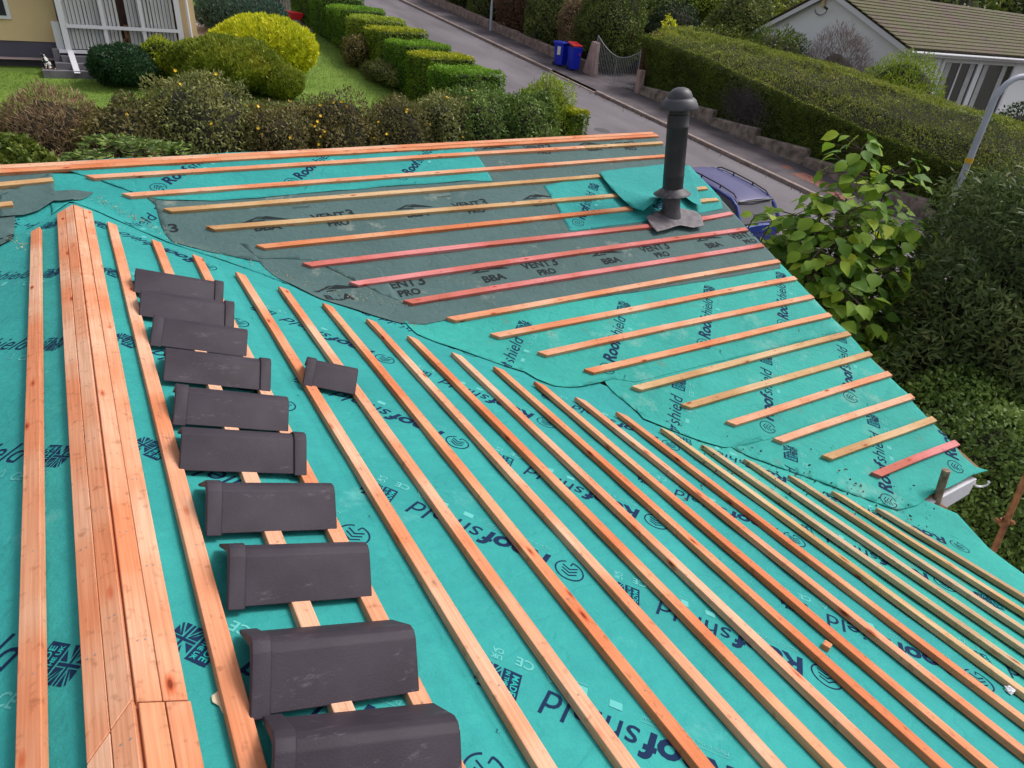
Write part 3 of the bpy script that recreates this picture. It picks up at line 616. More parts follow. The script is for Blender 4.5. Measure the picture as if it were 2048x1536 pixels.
for k in BLp:
    P, Q_ = hB(BLp[k]), hB(BRp[k]); off = dB * 0.0
    if k in (2, 3):
        J = P.lerp(Q_, 0.80 if k == 2 else 0.86)
        batten(P, J, dB, NB, 'salmon', miter=(1, 0)); batten(J + (Q_ - P).normalized() * .002, Q_, dB, NB, 'tan' if k == 2 else 'orange', lab='short %s batten end at the top of the far slope' % ('tan' if k == 2 else 'bright orange'))
    elif k in (4, 5, 6):
        J0 = hB({4: (1199, 353), 5: (1226, 387), 6: (1250, 418)}[k]); t0 = (J0 - P).length / (Q_ - P).length; t1 = {4: 0.945, 5: 0.93, 6: 0.93}[k]
        batten(P, P.lerp(Q_, t0 + .02), dB, NB, colB[k], miter=(1, 0)); batten(P.lerp(Q_, t1), Q_, dB, NB, 'pink' if k == 4 else 'tan', lab='short batten stub between flue and verge')
    elif k == 7:
        batten(P, hB((1300, 447)), dB, NB, 'pink', miter=(1, 0), lab='pink stained batten'); batten(hB((1388, 436)), Q_, dB, NB, 'pink', lab='short pink stained batten stub right of the flue')
    else: batten(P, Q_, dB, NB, colB[k], miter=(1, 0), lab='pink stained batten' if colB[k] == 'pink' else None)
# ridge pair of the far slope
Pa, Pb = hB((-150, 337)), hB((1305, 263)); batten(Pa, Pb, dB, NB, 'salmon', name='ridge_batten', lab='pale upper ridge batten', base=0)
Pa2, Pb2 = Pa + dB * 0.053, Pb + dB * 0.053; batten(Pa2 - Vector((0, 0, .004)), Pb2 + Vector((.02, 0, -.004)), dB, NB, 'orange', name='ridge_batten', lab='orange lower ridge batten')
batten(hB((-150, 377)), hB((104, 354)), dB, NB, 'tan', lab='short pale batten at the far left'); batten(hB((-150, 421)), hB((24, 402)), dB, NB, 'tan', lab='batten end emerging under the grey flap')
# ridge A planks: two battens each side, with a joint near the camera
def rp(s, y, side): return Vector((side * s * CP, y, -s * SP + HT * CP))
yj = {('R'): -4.41, ('L'): -4.395}
yt = -0.24
for side, nn, dd, nm in ((1, NA, dA, 'R'), (-1, NL, dL, 'L')):
    for i, s0 in enumerate((0.004, 0.0560)):
        ya = yt - s0 * 0.9; yb = yj[nm] - (s0 * (0.25 if side > 0 else .9)); mi = (0.9, 0.25 if side > 0 else .9)
        batten(rp(s0, ya, side), rp(s0, yb, side), dd, nn, 'salmon', miter=(0.9, -mi[1]), name='ridge_batten', bow=0.0006, wd=0.0492)
        batten(rp(s0 + (.004 if side > 0 else 0), yb - 0.004, side), rp(s0 + (.01 if side > 0 else 0), -7.6, side), dd, nn, 'salmon' if i else 'orange' if side > 0 else 'salmon', miter=(mi[1], 0), name='ridge_batten', bow=0.0006, wd=0.0492)
# battens left of the ridge
batten(hL((79, 453)), hL((79, 453)) + (hL((89, 1536)) - hL((79, 453))) * 1.6, dL, NL, 'salmon', miter=(0.8, 0))
batten(Vector((-.475 * CP, -.66, -.475 * SP + HT)), Vector((-.475 * CP, -7.6, -.475 * SP + HT)), dL, NL, 'salmon', miter=(0.8, 0))

# ---- flue --------------------------------------------------------------
ax = Vector((-0.12, 0.07, 1.2)).normalized(); fbp = Vector((fc.x, fc.y, fc.z))
flue = MB(); flue.lathe(fbp, ax, [(0.098, 0.28), (0.098, 0.42), (0.1, 0.43), (0.1, 0.44), (0.098, 0.45), (0.098, 0.86), (0.101, 0.865), (0.101, 0.885), (0.098, 0.89), (0.098, 0.98), (0.086, 0.985), (0.086, 1.04), (0.05, 1.05)], 36)
flue_o = flue.build('flue', DARKM, house, True); flue_o['w0'] = tuple(house.location); flue_o['label'] = 'black flue pipe with domed cap'
flue_o['w0'] = tuple(Vector((0, 0, 0)))
def sub(o, parent_mesh):
    o.parent = parent_mesh; o.location = (0, 0, 0); return o
m = MB(); m.lathe(fbp, ax, [(0.03, 1.02), (0.135, 1.022), (0.17, 1.03), (0.172, 1.037), (0.160, 1.07), (0.145, 1.10), (0.125, 1.118), (0.112, 1.12), (0.109, 1.14), (0.096, 1.168), (0.07, 1.192), (0.035, 1.205), (0.001, 1.208)], 36); sub(m.build('flue_cap', M('cap_plastic', (0.042, 0.04, 0.052), (0.065, 0.06, 0.075), 8, 0.5), None, True), flue_o)
m = MB(); m.lathe(fbp, ax, [(0.099, 0.315), (0.12, 0.30), (0.178, 0.262), (0.18, 0.256), (0.176, 0.254), (0.1, 0.268)], 36); sub(m.build('storm_collar', M('collar_metal', (0.05, 0.045, 0.055), (0.2, 0.17, 0.16), 22, 0.55, lo=0.5, hi=0.75), None, True), flue_o)
m = MB(); m.lathe(fbp, ax, [(0.115, -0.02), (0.105, 0.03), (0.088, 0.12), (0.08, 0.27)], 32); sub(m.build('flue_base', M('weathered_plastic', (0.05, 0.045, 0.052), (0.085, 0.078, 0.088), 10, 0.7), None, True), flue_o)
lp = R_([(1290, 446), (1306, 436), (1345, 425), (1388, 434), (1400, 444), (1405, 464), (1385, 467), (1358, 463), (1335, 470), (1312, 474), (1300, 462)])
S_l = sheet('lead flashing', lp, LEAD, 12, 0.012, 0.7, 0.04, extra=lambda x, y: 0.036 + 0.005 * sin(14 * x + 1) * sin(12 * y))
S_l[0].name = 'lead_flashing'; S_l[0].modifiers['thick'].thickness = 0.003; del S_l[0]['label']
_o = S_l[0]; _o.parent = flue_o; _o.location = (0, 0, 0)

# ================================================================== LOOSE THINGS ON THE ROOF
def ridge_tile(label, bl, br, collar, length=None, crest=0.092, wid=0.262, seed=0, group='loose ridge tiles laid across the battens'):
    """angled ridge tile: front bottom corners given on the batten tops"""
    p, q = hit(bl[0], bl[1], NA, 0.034), hit(br[0], br[1], NA, 0.034)
    d = (q - p); L = d.length if length is None else length; d.normalize(); nrm = Vector(NA); back = nrm.cross(d).normalized()
    if back.y < 0: back = -back
    t = thing('ridge_tile', label, 'roof tile', p + d * L / 2 + back * wid / 2, group)
    th = 0.014
    def prof(off, wx=0.0):
        h = wid / 2; pts = [(-0.0 - wx, 0.0), (h * 0.82 - wx * .4, crest * .93 + wx * .7), (h, crest + wx), (h * 1.18 + wx * .4, crest * .93 + wx * .7), (2 * h + wx, 0.0)]
        inn = [(th * 1.2 - wx, 0.0), (h * 0.85, crest * .91 - th), (h, crest - th * 1.1), (h * 1.15, crest * .91 - th), (2 * h - th * 1.2 + wx, 0.0)]
        return pts, inn
    def ringv(x, wx, tilt=0):
        a, b = prof(0, wx); a = a[:]; full = a + b[::-1]
        return [p + d * (x + tilt * y_) + back * y_ + nrm * z_ for (y_, z_) in full]
    cl = 0.045
    segs_ = []
    if collar == 'L': segs_ = [(-0.002, 0.010), (cl, 0.010), (cl - 0.012, 0.0), (L * .5, 0.0), (L, 0.0)]
    else: segs_ = [(0.0, 0.0), (L * .5, 0.0), (L - cl + .012, 0.0), (L - cl, 0.010), (L + .002, 0.010)]
    def mk_loft(ss, name, par):
        V, F = [], []; n = 10
        for (x, wx) in ss: V += ringv(x, wx)
        for i in range(len(ss) - 1):
            for k in range(n): a = i * n + k; b_ = i * n + (k + 1) % n; F.append((a, b_, b_ + n, a + n))
        F += [tuple(range(n)), tuple((len(ss) - 1) * n + n - 1 - k for k in range(n))]
        mm = MB(); mm.add(V, F); bm = bmesh.new(); o = mm.build(name, TILE, par); bm.from_mesh(o.data); bmesh.ops.recalc_face_normals(bm, faces=bm.faces[:]); bm.to_mesh(o.data); bm.free()
        bv = o.modifiers.new('bevel', 'BEVEL'); bv.width = 0.0045; bv.segments = 3; bv.limit_method = 'ANGLE'; bv.angle_limit = radians(18)
        o.data.polygons.foreach_set('use_smooth', [True] * len(o.data.polygons)); o.data.set_sharp_from_angle(angle=radians(65)); return o
    if collar == 'L': mk_loft([segs_[2], segs_[3], segs_[4]], 'tile_body', t); mk_loft([segs_[0], segs_[1]], 'socket_collar', t)
    else: mk_loft([segs_[0], segs_[1], segs_[2]], 'tile_body', t); mk_loft([segs_[3], segs_[4]], 'socket_collar', t)
    return t
TL = [((266, 585), (445, 612), 'R', 'dark ridge tile farthest from the camera at the top of the row'), ((277, 632), (467, 657), 'R', 'dark ridge tile second from the top of the row'),
      ((300, 690), (493, 715), 'L', 'dark ridge tile third from the top with its collar on the left'), ((325, 762), (540, 783), 'R', 'dark ridge tile fourth from the top, collar on the right and a pale scuff'),
      ((345, 848), (577, 865), 'L', 'dark ridge tile fifth from the top, collar on the left'), ((357, 942), (612, 950), 'R', 'dark ridge tile sixth from the top, collar on the right'),
      ((412, 1070), (675, 1060), 'L', 'dark ridge tile fourth from the bottom of the row, its collar tip flaring left'), ((455, 1218), (745, 1195), 'L', 'dark ridge tile third from the bottom of the row'),
      ((500, 1437), (840, 1386), 'L', 'scratched dark ridge tile second from the bottom of the row'), ((538, 1668), (928, 1600), 'L', 'dark ridge tile nearest the camera, cut off by the bottom edge')]
for i, (a, b, c, lab) in enumerate(TL): ridge_tile(lab, a, b, c, seed=i)
ridge_tile('short dark ridge tile lying alone on two battens, apart from the row', (605, 770), (710, 790), 'L', None, 0.088, 0.24, group=None)
# offcut of batten
oc = hit(1640, 1296, NA, 0.004)
m = MB(); u = Vector((0.3, -0.95, 0)).normalized(); u = (u - Vector(NA) * u.dot(Vector(NA))).normalized(); v = Vector(NA).cross(u); nn_ = Vector(NA)
m.hexa([oc, oc + u * .03, oc + u * .03 + v * .05, oc + v * .04, oc + nn_ * .022, oc + u * .028 + nn_ * .024, oc + u * .03 + v * .045 + nn_ * .022, oc + v * .04 + nn_ * .024])
tag(m.build('wood_offcut', W_['orange'], None, bevel=0.001), 'small orange batten offcut lying on the teal membrane between two battens', 'wood offcut')
# white litter scraps
for q, lab in (((1552, 996), 'crumpled white paper scrap caught between pale battens near the eaves'), ((2020, 1380), 'small white scrap stuck on the side of a pale batten at the right edge')):
    p = hit(q[0], q[1], NA, 0.02); P, N = ell_pts(p, (.022, .016, .01), 60, .3, .4, 3, 2, -1)
    m = MB(); 
    vs = []; nu, nv = 8, 6
    for j in range(nv + 1):
        for i in range(nu):
            a = 2 * pi * i / nu; b = -pi / 2 + pi * j / nv; k = 1 + .35 * sin(5 * a + 3 * b) * cos(4 * b); vs.append(p + Vector((cos(a) * cos(b) * .022 * k, sin(a) * cos(b) * .018 * k, sin(b) * .010 * k)))
    m.add(vs, [(j * nu + i, j * nu + (i + 1) % nu, (j + 1) * nu + (i + 1) % nu, (j + 1) * nu + i) for j in range(nv) for i in range(nu)])
    tag(m.build('paper_scrap', WHITE, None), lab, 'litter')
# scaffold poles
def pole(label, top, bot_px, D, r, mat, ext, cz=None):
    a = atd(top[0], top[1], D); b_ = atd(bot_px[0], bot_px[1], D); 
    d = (b_ - a); d.normalize(); e = a + d * ext; t = thing('scaffold_pole', label, 'scaffold pole', e)
    m = MB(); m.tube([a, a.lerp(e, .5), e], r, 14); m.lathe(a, d, [(r * .75, 0.0), (r * .75, 0.05)], 14); m.build('tube', mat, t, True)
    if cz:
        c = atd(cz[0], cz[1], D - .0); side = Vector((d.y, -d.x, 0)).normalized() if abs(d.x) + abs(d.y) > 1e-4 else Vector((1, 0, 0)); side = Vector((.8, -.5, 0)).normalized()
        m = MB(); m.lathe(c - d * -.0, d, [(r, -.03), (r + .012, -.03), (r + .014, 0), (r + .012, .03), (r, .03)], 14)
        m.tube([c - side * .085 + Vector((0, 0, .02)), c + side * .09 - Vector((0, 0, .01))], [.012, .012], 8); m.tube([c - side * .085 + Vector((0, 0, .02)), c - side * .065 + Vector((0, 0, .02))], .02, 6); m.tube([c + side * .07, c + side * .09], .02, 6)
        m.tube([c + side * .04 + Vector((0, -.03, .02)), c + side * .04 + Vector((0, .05, .02))], .022, 8)
        m.build('scaffold_coupler', RUST, t, True)
    return t
pole('stubby mortar-splashed scaffold pole beside the white fascia', (1893, 940), (1864, 1030), 4.70, 0.027, MORT, 3.2, (1867, 1018))
pole('rusty brown scaffold pole with a coupler at the right edge', (2062, 930), (1982, 1113), 6.2, 0.025, RUST, 3.0, (2008, 1045))

# ================================================================== GROUND AND STREET
def strip(name, x0, x1, y0, y1, off, mat, kind='structure', nyy=1):
    ys = [y0 + (y1 - y0) * i / 40 for i in range(41)]
    vs = [(x, y, G(x, y) + off) for y in ys for x in (x0, x1)]; fs = [(2 * i, 2 * i + 1, 2 * i + 3, 2 * i + 2) for i in range(40)]
    o = mesh_obj(name, vs, fs, mat); o['kind'] = kind; return o
vs, fs = [], []; xs_ = [-300, -60, -20, 0, 10, 20, 40, 80, 300]; ys_ = [-300, -60, -12, 0, 20, 40, 80, 140, 300]
vs = [(x, y, G(x, y) - 0.02) for y in ys_ for x in xs_]; n_ = len(xs_)
fs = [(j * n_ + i, j * n_ + i + 1, (j + 1) * n_ + i + 1, (j + 1) * n_ + i) for j in range(len(ys_) - 1) for i in range(n_ - 1)]
mesh_obj('ground', vs, fs, SOIL)['kind'] = 'structure'
strip('road', 12.45, 19.75, -30, 120, -0.012, ASPH)
def kerb(x0, x1, label):
    m = MB(); y = -20.0; i = 0
    while y < 60:
        yy = y + 0.91; drop = 0.09 if 18.6 < y < 22.5 and x0 > 15 else 0.0
        m.hexa([(x0, y, G(0, y) - .1), (x1, y, G(0, y) - .1), (x1, yy - .012, G(0, yy) - .1), (x0, yy - .012, G(0, yy) - .1), (x0, y, G(0, y) + .11 - drop), (x1, y, G(0, y) + .11 - drop), (x1, yy - .012, G(0, yy) + .11 - drop), (x0, yy - .012, G(0, yy) + .11 - drop)]); y = yy
    o = m.build('kerb', KERB, None, bevel=0.015); o['kind'] = 'structure'; return o
kerb(19.75, 19.92, ''); kerb(12.3, 12.45, '')
strip('pavement', 19.92, 22.6, -20, 60, 0.10, PAVE); strip('pavement', 10.7, 12.3, -20, 13.5, 0.10, PAVE)
BRK = M('red_paving', (0.16, 0.06, 0.045), (0.3, 0.12, 0.09), 9, 0.85, 0.4, 30)
strip('red_paving_patch', 20.6, 21.35, 7.7, 8.9, 0.106, BRK); strip('red_paving_patch', 20.4, 20.9, 6.6, 7.4, 0.106, BRK); strip('red_paving_patch', 20.9, 21.3, 9.3, 9.6, 0.106, BRK)
strip('lawn', -12, 10.55, 11, 29.3, 0.0, LAWN)
strip('lawn', 4.3, 10.5, 33.4, 60, 0.0, LAWN)
strip('driveway', 4.3, 12.3, 29.3, 33.4, 0.004, CONC); strip('path', 4.35, 6.6, 23.4, 29.3, 0.006, CONC); strip('path', -10, 4.2, 21.2, 21.5, 0.25, CONC)
strip('driveway', 21.9, 40, 18.8, 22.6, 0.05, PAVE)
# grass blades on the visible lawn
n = 60000; gx = rng.uniform(-3, 10.5, n); gy = rng.uniform(14.5, 29.2, n); keep = ~((gy > 20.7) & (gx < 4.4)) & ~((gy > 23.2) & (gx < 6.7)); gx, gy = gx[keep], gy[keep]
gz_ = -1.3 + 0.13 * (gy - 21.5); P = np.stack([gx, gy, gz_], 1); Nn = np.tile([0, 0, 1.0], (len(gx), 1))
o = leaves('grass', P, Nn, 0.055, LM['grassb'], None, 5.0, 0.35, 0.6, 0.5 + 0.3 * nz(P, 1.2, 4) + rng.normal(0, .15, len(P))); o['kind'] = 'stuff'; o['label'] = 'short mown grass of the garden lawn'; o['category'] = 'grass'
# fallen leaves along the kerb
n = 260; ly = rng.uniform(0, 30, n); lx = 19.7 - rng.exponential(0.12, n); P = np.stack([lx, ly, -1.3 + 0.13 * (ly - 21.5) + 0.005], 1)
o = leaves('fallen_leaves', P, np.tile([0, 0, 1.0], (n, 1)), 0.07, LM['copper'], None, 1.6, 0.05); o['kind'] = 'stuff'; o['label'] = 'brown fallen leaves along the far kerb'; o['category'] = 'leaves'
# low stone wall with stepped top, right of the gate
wt = thing('stone_wall', 'low stone garden wall stepping downhill under the long clipped hedge', 'wall', (22.1, 8, G(0, 8)))
m = MB(); y = 18.9
while y > -8:
    yy = y - 2.35; m.hexa([(22.0, yy, G(0, yy) - .1), (22.3, yy, G(0, yy) - .1), (22.3, y, G(0, y) - .1), (22.0, y, G(0, y) - .1), (22.0, yy, G(0, y) + .36), (22.3, yy, G(0, y) + .36), (22.3, y, G(0, y) + .40), (22.0, y, G(0, y) + .40)]); y = yy
m.build('wall_blocks', STONE, wt, bevel=.03)
wt = thing('stone_wall', 'low pinkish stone wall beyond the gate, running uphill behind the far lamp post', 'wall', (21.8, 30, G(0, 30)))
m = MB(); y = 22.6
while y < 60:
    yy = y + 2.2; m.hexa([(21.7, y, G(0, y) - .1), (22.0, y, G(0, y) - .1), (22.0, yy, G(0, yy) - .1), (21.7, yy, G(0, yy) - .1), (21.7, y, G(0, y) + .55), (22.0, y, G(0, y) + .55), (22.0, yy, G(0, yy) + .52), (21.7, yy, G(0, yy) + .52)]); y = yy
m.build('wall_blocks', M('pink_stone', (0.17, 0.125, 0.105), (0.36, 0.25, 0.22), 3, 0.9, 0.6, 16, 0.03), wt, bevel=.03)
# gate pillar and drive gate
m = MB(); m.hexa([(21.5, 21.75, -1.4), (21.9, 21.75, -1.4), (21.9, 22.6, -1.3), (21.5, 22.6, -1.3), (21.55, 21.8, 0.25), (21.85, 21.8, 0.25), (21.85, 22.1, 0.3), (21.55, 22.1, 0.3)])
tag(m.build('gate_pillar', PINKW, None, bevel=.03), 'pink rendered gate pillar beside the blue bins', 'pillar')
m = MB(); m.hexa([(21.9, 18.75, -1.7), (22.2, 18.75, -1.7), (22.2, 19.0, -1.7), (21.9, 19.0, -1.7), (21.9, 18.75, -0.6), (22.2, 18.75, -0.6), (22.2, 19.0, -0.6), (21.9, 19.0, -0.6)])
tag(m.build('gate_pillar', PINKW, None, bevel=.02), 'low brick gate pillar at the near end of the long hedge', 'pillar')
gt = thing('drive_gate', 'double metal drive gate with a sagging curved top rail', 'gate', (21.8, 20.4, G(0, 20.4)))
ga, gb_ = Vector((21.62, 21.75, 0)), Vector((21.98, 19.02, 0)); m = MB(); GM = M('gate_metal', (0.28, 0.28, 0.30), rough=0.6)
def gtop(t): return 1.12 + 0.55 * (2 * abs(t - 0.52)) ** 1.8
for i in range(27):
    t = i / 26; p = ga.lerp(gb_, t); g = G(0, p.y) + .12; m.tube([(p.x, p.y, g + .05), (p.x, p.y, g + gtop(t))], 0.009, 5)
m.build('bars', GM, gt); m = MB()
m.tube([(ga.lerp(gb_, i / 30).x, ga.lerp(gb_, i / 30).y, G(0, ga.lerp(gb_, i / 30).y) + .12 + gtop(i / 30)) for i in range(31)], 0.02, 6)
for t in (0.0, 0.5, 1.0):
    p = ga.lerp(gb_, t); g = G(0, p.y) + .12; m.tube([(p.x, p.y, g), (p.x, p.y, g + gtop(t))], 0.022, 6)
m.tube([(ga.x, ga.y, G(0, ga.y) + .18), (gb_.x, gb_.y, G(0, gb_.y) + .18)], 0.018, 6); m.build('frame', GM, gt, True)
# far garden gate + fence
gt = thing('garden_gate', 'grey barred garden gate behind the golden shrub', 'gate', (10, 33.6, G(0, 33.6))); m = MB()
for i in range(17):
    x = 8.9 + i * .15; m.tube([(x, 33.5, G(0, 33.5) + .1), (x, 33.5, G(0, 33.5) + 1.6)], 0.012, 5)
m.build('bars', GM, gt); m = MB()
for z in (.12, 1.55): m.box((8.85, 33.47, G(0, 33.5) + z), (11.35, 33.53, G(0, 33.5) + z + .05))
m.box((10.1, 33.47, G(0, 33.5) + .17), (10.15, 33.53, G(0, 33.5) + 1.55)); m.build('frame', GM, gt)
ft = thing('board_fence', 'grey vertical board fence right of the garden gate', 'fence', (11.9, 33.7, G(0, 33.6))); m = MB()
for i in range(9): m.box((11.4 + i * .13, 33.6, G(0, 33.6)), (11.52 + i * .13, 33.63, G(0, 33.6) + 1.7))
m.build('boards', M('grey_wood', (0.15, 0.12, 0.12), (0.24, 0.2, 0.2), 6, 0.9), ft)
# red wheelbarrow
wb = thing('wheelbarrow', 'red wheelbarrow with black handles by the end of the stepped hedge', 'wheelbarrow', (10.1, 30.6, G(0, 30.6)))
gz0 = G(0, 30.6); m = MB(); m.hexa([(9.75, 30.5, gz0 + .22), (10.25, 30.45, gz0 + .22), (10.25, 30.85, gz0 + .25), (9.75, 30.85, gz0 + .25), (9.6, 30.4, gz0 + .55), (10.4, 30.35, gz0 + .5), (10.4, 31.0, gz0 + .55), (9.6, 31.0, gz0 + .6)]); m.build('tray', RED, wb, bevel=.03)
m = MB(); m.tube([(9.7, 30.5, gz0 + .2), (10.3, 30.5, gz0 + .35), (10.9, 30.45, gz0 + .5)], .022, 6); m.tube([(9.7, 30.9, gz0 + .2), (10.3, 30.9, gz0 + .35), (10.9, 30.9, gz0 + .5)], .022, 6); m.build('handles', DARKM, wb, True)
m = MB(); m.lathe((9.55, 30.62, gz0 + .17), (0, 1, 0), [(0.06, 0), (.16, .005), (.17, .04), (.16, .075), (.06, .08)], 16); m.build('wheel', RED, wb, True)
# wheelie bins
def bin_(label, x, y, rz, lidmat, openlid, sticker, group='blue wheelie bins'):
    g = G(0, y) + .10; t = thing('wheelie_bin', label, 'bin', (x, y, g), group); c, s_ = cos(rz), sin(rz)
    def W(a, b, z): return Vector((x + a * c - b * s_, y + a * s_ + b * c, g + z))
    m = MB(); prof = [(0.20, 0.24, 0.05), (0.205, 0.25, 0.3), (0.25, 0.30, 0.95), (0.275, 0.325, 0.955), (0.275, 0.325, 1.0)]; vs = []
    for (a, b, z) in prof: vs += [W(-a, -b, z), W(a, -b, z), W(a, b, z), W(-a, b, z)]
    fs = [(3, 2, 1, 0), (16, 17, 18, 19)] + [(i * 4 + k, i * 4 + (k + 1) % 4, i * 4 + 4 + (k + 1) % 4, i * 4 + 4 + k) for i in range(4) for k in range(4)]
    m.add(vs, fs); m.build('bin_body', BIN, t, bevel=.02)
    m = MB()
    if openlid: m.hexa([W(-.26, -.3, 1.03), W(.24, -.3, 1.03), W(.24, .32, 1.16), W(-.26, .32, 1.16), W(-.26, -.3, 1.09), W(.24, -.3, 1.09), W(.22, .32, 1.24), W(-.24, .32, 1.24)])
    else: m.hexa([W(-.30, -.36, 1.0), W(.30, -.36, 1.0), W(.30, .35, 1.0), W(-.30, .35, 1.0), W(-.24, -.28, 1.07), W(.24, -.28, 1.07), W(.25, .33, 1.09), W(-.25, .33, 1.09)])
    m.build('lid', lidmat, t, bevel=.02)
    for sgn in (-1, 1):
        m = MB(); dxy = W(1, 0, 0) - W(0, 0, 0); m.lathe(W(sgn * .2 - .03, .27, .1), dxy, [(.02, 0), (.095, .005), (.1, .03), (.095, .055), (.02, .06)], 14); m.build('wheel', DARKM, t, True)
    if sticker:
        m = MB(); m.hexa([W(-.258, -.16, .50), W(-.262, -.16, .50), W(-.262, .05, .50), W(-.258, .05, .50), W(-.24, -.16, .86), W(-.262, -.16, .86), W(-.262, .05, .86), W(-.24, .05, .86)]); m.build('white_label', WHITE, t)
    else:
        m = MB(); m.hexa([W(.10, -.29, .66), W(.15, -.29, .66), W(.15, -.24, .66), W(.10, -.24, .66), W(.10, -.300, .76), W(.15, -.300, .76), W(.15, -.24, .76), W(.10, -.24, .76)]); m.build('red_sticker', RED, t)
    return t
bin_('blue wheelie bin with a white label and closed blue lid', 20.9, 23.55, radians(12), BIN, False, True)
bin_('blue wheelie bin with a red lid raised, nearer the gate pillar', 21.1, 22.75, radians(-6), RED, True, False)
# lamp posts
def lamp(label, x, y, h, r, arm, group='grey steel street lamps'):
    g = G(0, y) + .1; t = thing('street_lamp', label, 'street lamp', (x, y, g), group)
    m = MB(); m.tube([(x, y, g), (x, y, g + 1.25)], [r * 1.35, r * 1.35], 12); m.tube([(x, y, g + 1.2), (x, y, g + 1.3), (x, y, g + 2.5), (x, y, g + h - .35)], [r * 1.3, r, r * .95, r * .85], 12)
    pts = [(x, y, g + h - .36)]
    for k in range(7):
        a = k / 6 * pi / 2; pts.append((x + arm[0] * .35 * (1 - cos(a)), y + arm[1] * .35 * (1 - cos(a)), g + h - .35 + .35 * sin(a)))
    pts.append((x + arm[0] * .8, y + arm[1] * .8, g + h + .02)); m.tube(pts, r * .78, 10); m.build('column', GALV, t, True)
    e = Vector(pts[-1]); a = Vector((arm[0], arm[1], 0)).normalized(); s_ = Vector((-a.y, a.x, 0))
    m = MB(); m.hexa([e - s_ * .09 + Vector((0, 0, -.05)), e + a * .6 - s_ * .07 + Vector((0, 0, -.03)), e + a * .6 + s_ * .07 + Vector((0, 0, -.03)), e + s_ * .09 + Vector((0, 0, -.05)), e - s_ * .07 + Vector((0, 0, .07)), e + a * .55 - s_ * .05 + Vector((0, 0, .05)), e + a * .55 + s_ * .05 + Vector((0, 0, .05)), e + s_ * .07 + Vector((0, 0, .07))]); m.build('lamp_head', GALV, t, bevel=.02)
    return t
lt = lamp('pale grey street lamp column with a yellow sticker, near the dark bush', 11.0, -0.73, 5.2, 0.052, (0.9, -0.35))
p = atd(1937, 320, 11.9); m = MB(); m.lathe((11.0, -0.73, p.z - .035), (0, 0, 1), [(.0515, 0), (.0525, .001), (.0525, .069), (.0515, .07)], 16); m.build('yellow_sticker', M('yellow_label', (0.75, 0.42, 0.02)), lt, True)
lamp('slim grey lamp post at the foot of the far pinkish wall', 21.45, 31.6, 5.2, 0.055, (-0.9, 0))

# car ------------------------------------------------------------------
ct = thing('parked_car', 'dark blue estate car with black roof rails parked behind the flue', 'car', (13.45, 5.2, G(0, 5.2)))
NAVYP = M('blue_car_paint', (0.022, 0.045, 0.24), rough=0.22, metal=0.1, spec=0.6); ROOFP = M('blue_roof_paint', (0.05, 0.047, 0.15), (0.06, 0.055, 0.17), 2, 0.42, spec=0.4); CG = M('car_glass', (0.045, 0.04, 0.055), rough=0.15, spec=0.6)
def CW(a, b, z):   # a across, b forward (+y uphill), z up from the road
    cy = 6.4; ca, sa = cos(math.atan(.13)), sin(math.atan(.13)); return Vector((13.45 + a, cy + b * ca - z * sa, G(0, cy) + b * sa + z * ca))
def loft(name, mat, secs, n=14, bev=0.0, power=3.0):
    """secs: (b, halfwidth, zlo, zhi) superellipse sections along the car"""
    V, F = [], []
    for (b, hw, z0, z1) in secs:
        for k in range(n):
            a = 2 * pi * k / n + pi / n; ca, sa = cos(a), sin(a); e = 2 / power
            V.append(CW(hw * math.copysign(abs(ca) ** e, ca), b, (z0 + z1) / 2 + (z1 - z0) / 2 * math.copysign(abs(sa) ** e, sa)))
    for i in range(len(secs) - 1):
        for k in range(n): a = i * n + k; b_ = i * n + (k + 1) % n; F.append((a, b_, b_ + n, a + n))
    F += [tuple(range(n)), tuple((len(secs) - 1) * n + n - 1 - k for k in range(n))]
    mm = MB(); mm.add(V, F); o = mm.build(name, mat, ct, True); bm = bmesh.new(); bm.from_mesh(o.data); bmesh.ops.recalc_face_normals(bm, faces=bm.faces[:]); bm.to_mesh(o.data); bm.free(); return o
loft('body', NAVYP, [(-2.15, .60, .35, .72), (-2.1, .78, .28, .92), (-1.9, .85, .25, .96), (-1.2, .87, .22, .98), (0.4, .87, .22, .97), (1.0, .86, .22, .95), (1.7, .83, .24, .86), (2.1, .76, .28, .76), (2.22, .6, .34, .66)], 24)
# greenhouse: side glass trapezoid then roof skin and pillars
def quadsec(b, wb, wt_, zb, zt): return [CW(-wb, b, zb), CW(wb, b, zb), CW(wt_, b, zt), CW(-wt_, b, zt)]
secs = [(-2.02, .74, .70, .93, .95), (-1.62, .80, .60, .93, 1.36), (-1.1, .82, .625, .93, 1.42), (0, .82, .63, .94, 1.43), (.45, .81, .60, .94, 1.36), (1.15, .76, .72, .93, .95)]
V, F = [], []
for s_ in secs: V += quadsec(*s_)
for i in range(len(secs) - 1):
    for k in range(4): a = i * 4 + k; b_ = i * 4 + (k + 1) % 4; F.append((a, b_, b_ + 4, a + 4))
F += [(0, 1, 2, 3), tuple(len(secs) * 4 - 1 - k for k in range(4))]
mm = MB(); mm.add(V, F); o = mm.build('window_glass', CG, ct, bevel=.03); bm = bmesh.new(); bm.from_mesh(o.data); bmesh.ops.recalc_face_normals(bm, faces=bm.faces[:]); bm.to_mesh(o.data); bm.free()
V, F = [], []; rs = [(-1.68, .59, 1.375, 1.34), (-1.3, .62, 1.44, 1.39), (-.6, .635, 1.465, 1.41), (.1, .63, 1.46, 1.405), (.42, .60, 1.41, 1.36)]
for (b, hw, zc, ze) in rs:
    for t in (-1, -.85, -.5, 0, .5, .85, 1): V.append(CW(hw * t, b, zc - (zc - ze) * abs(t) ** 3))
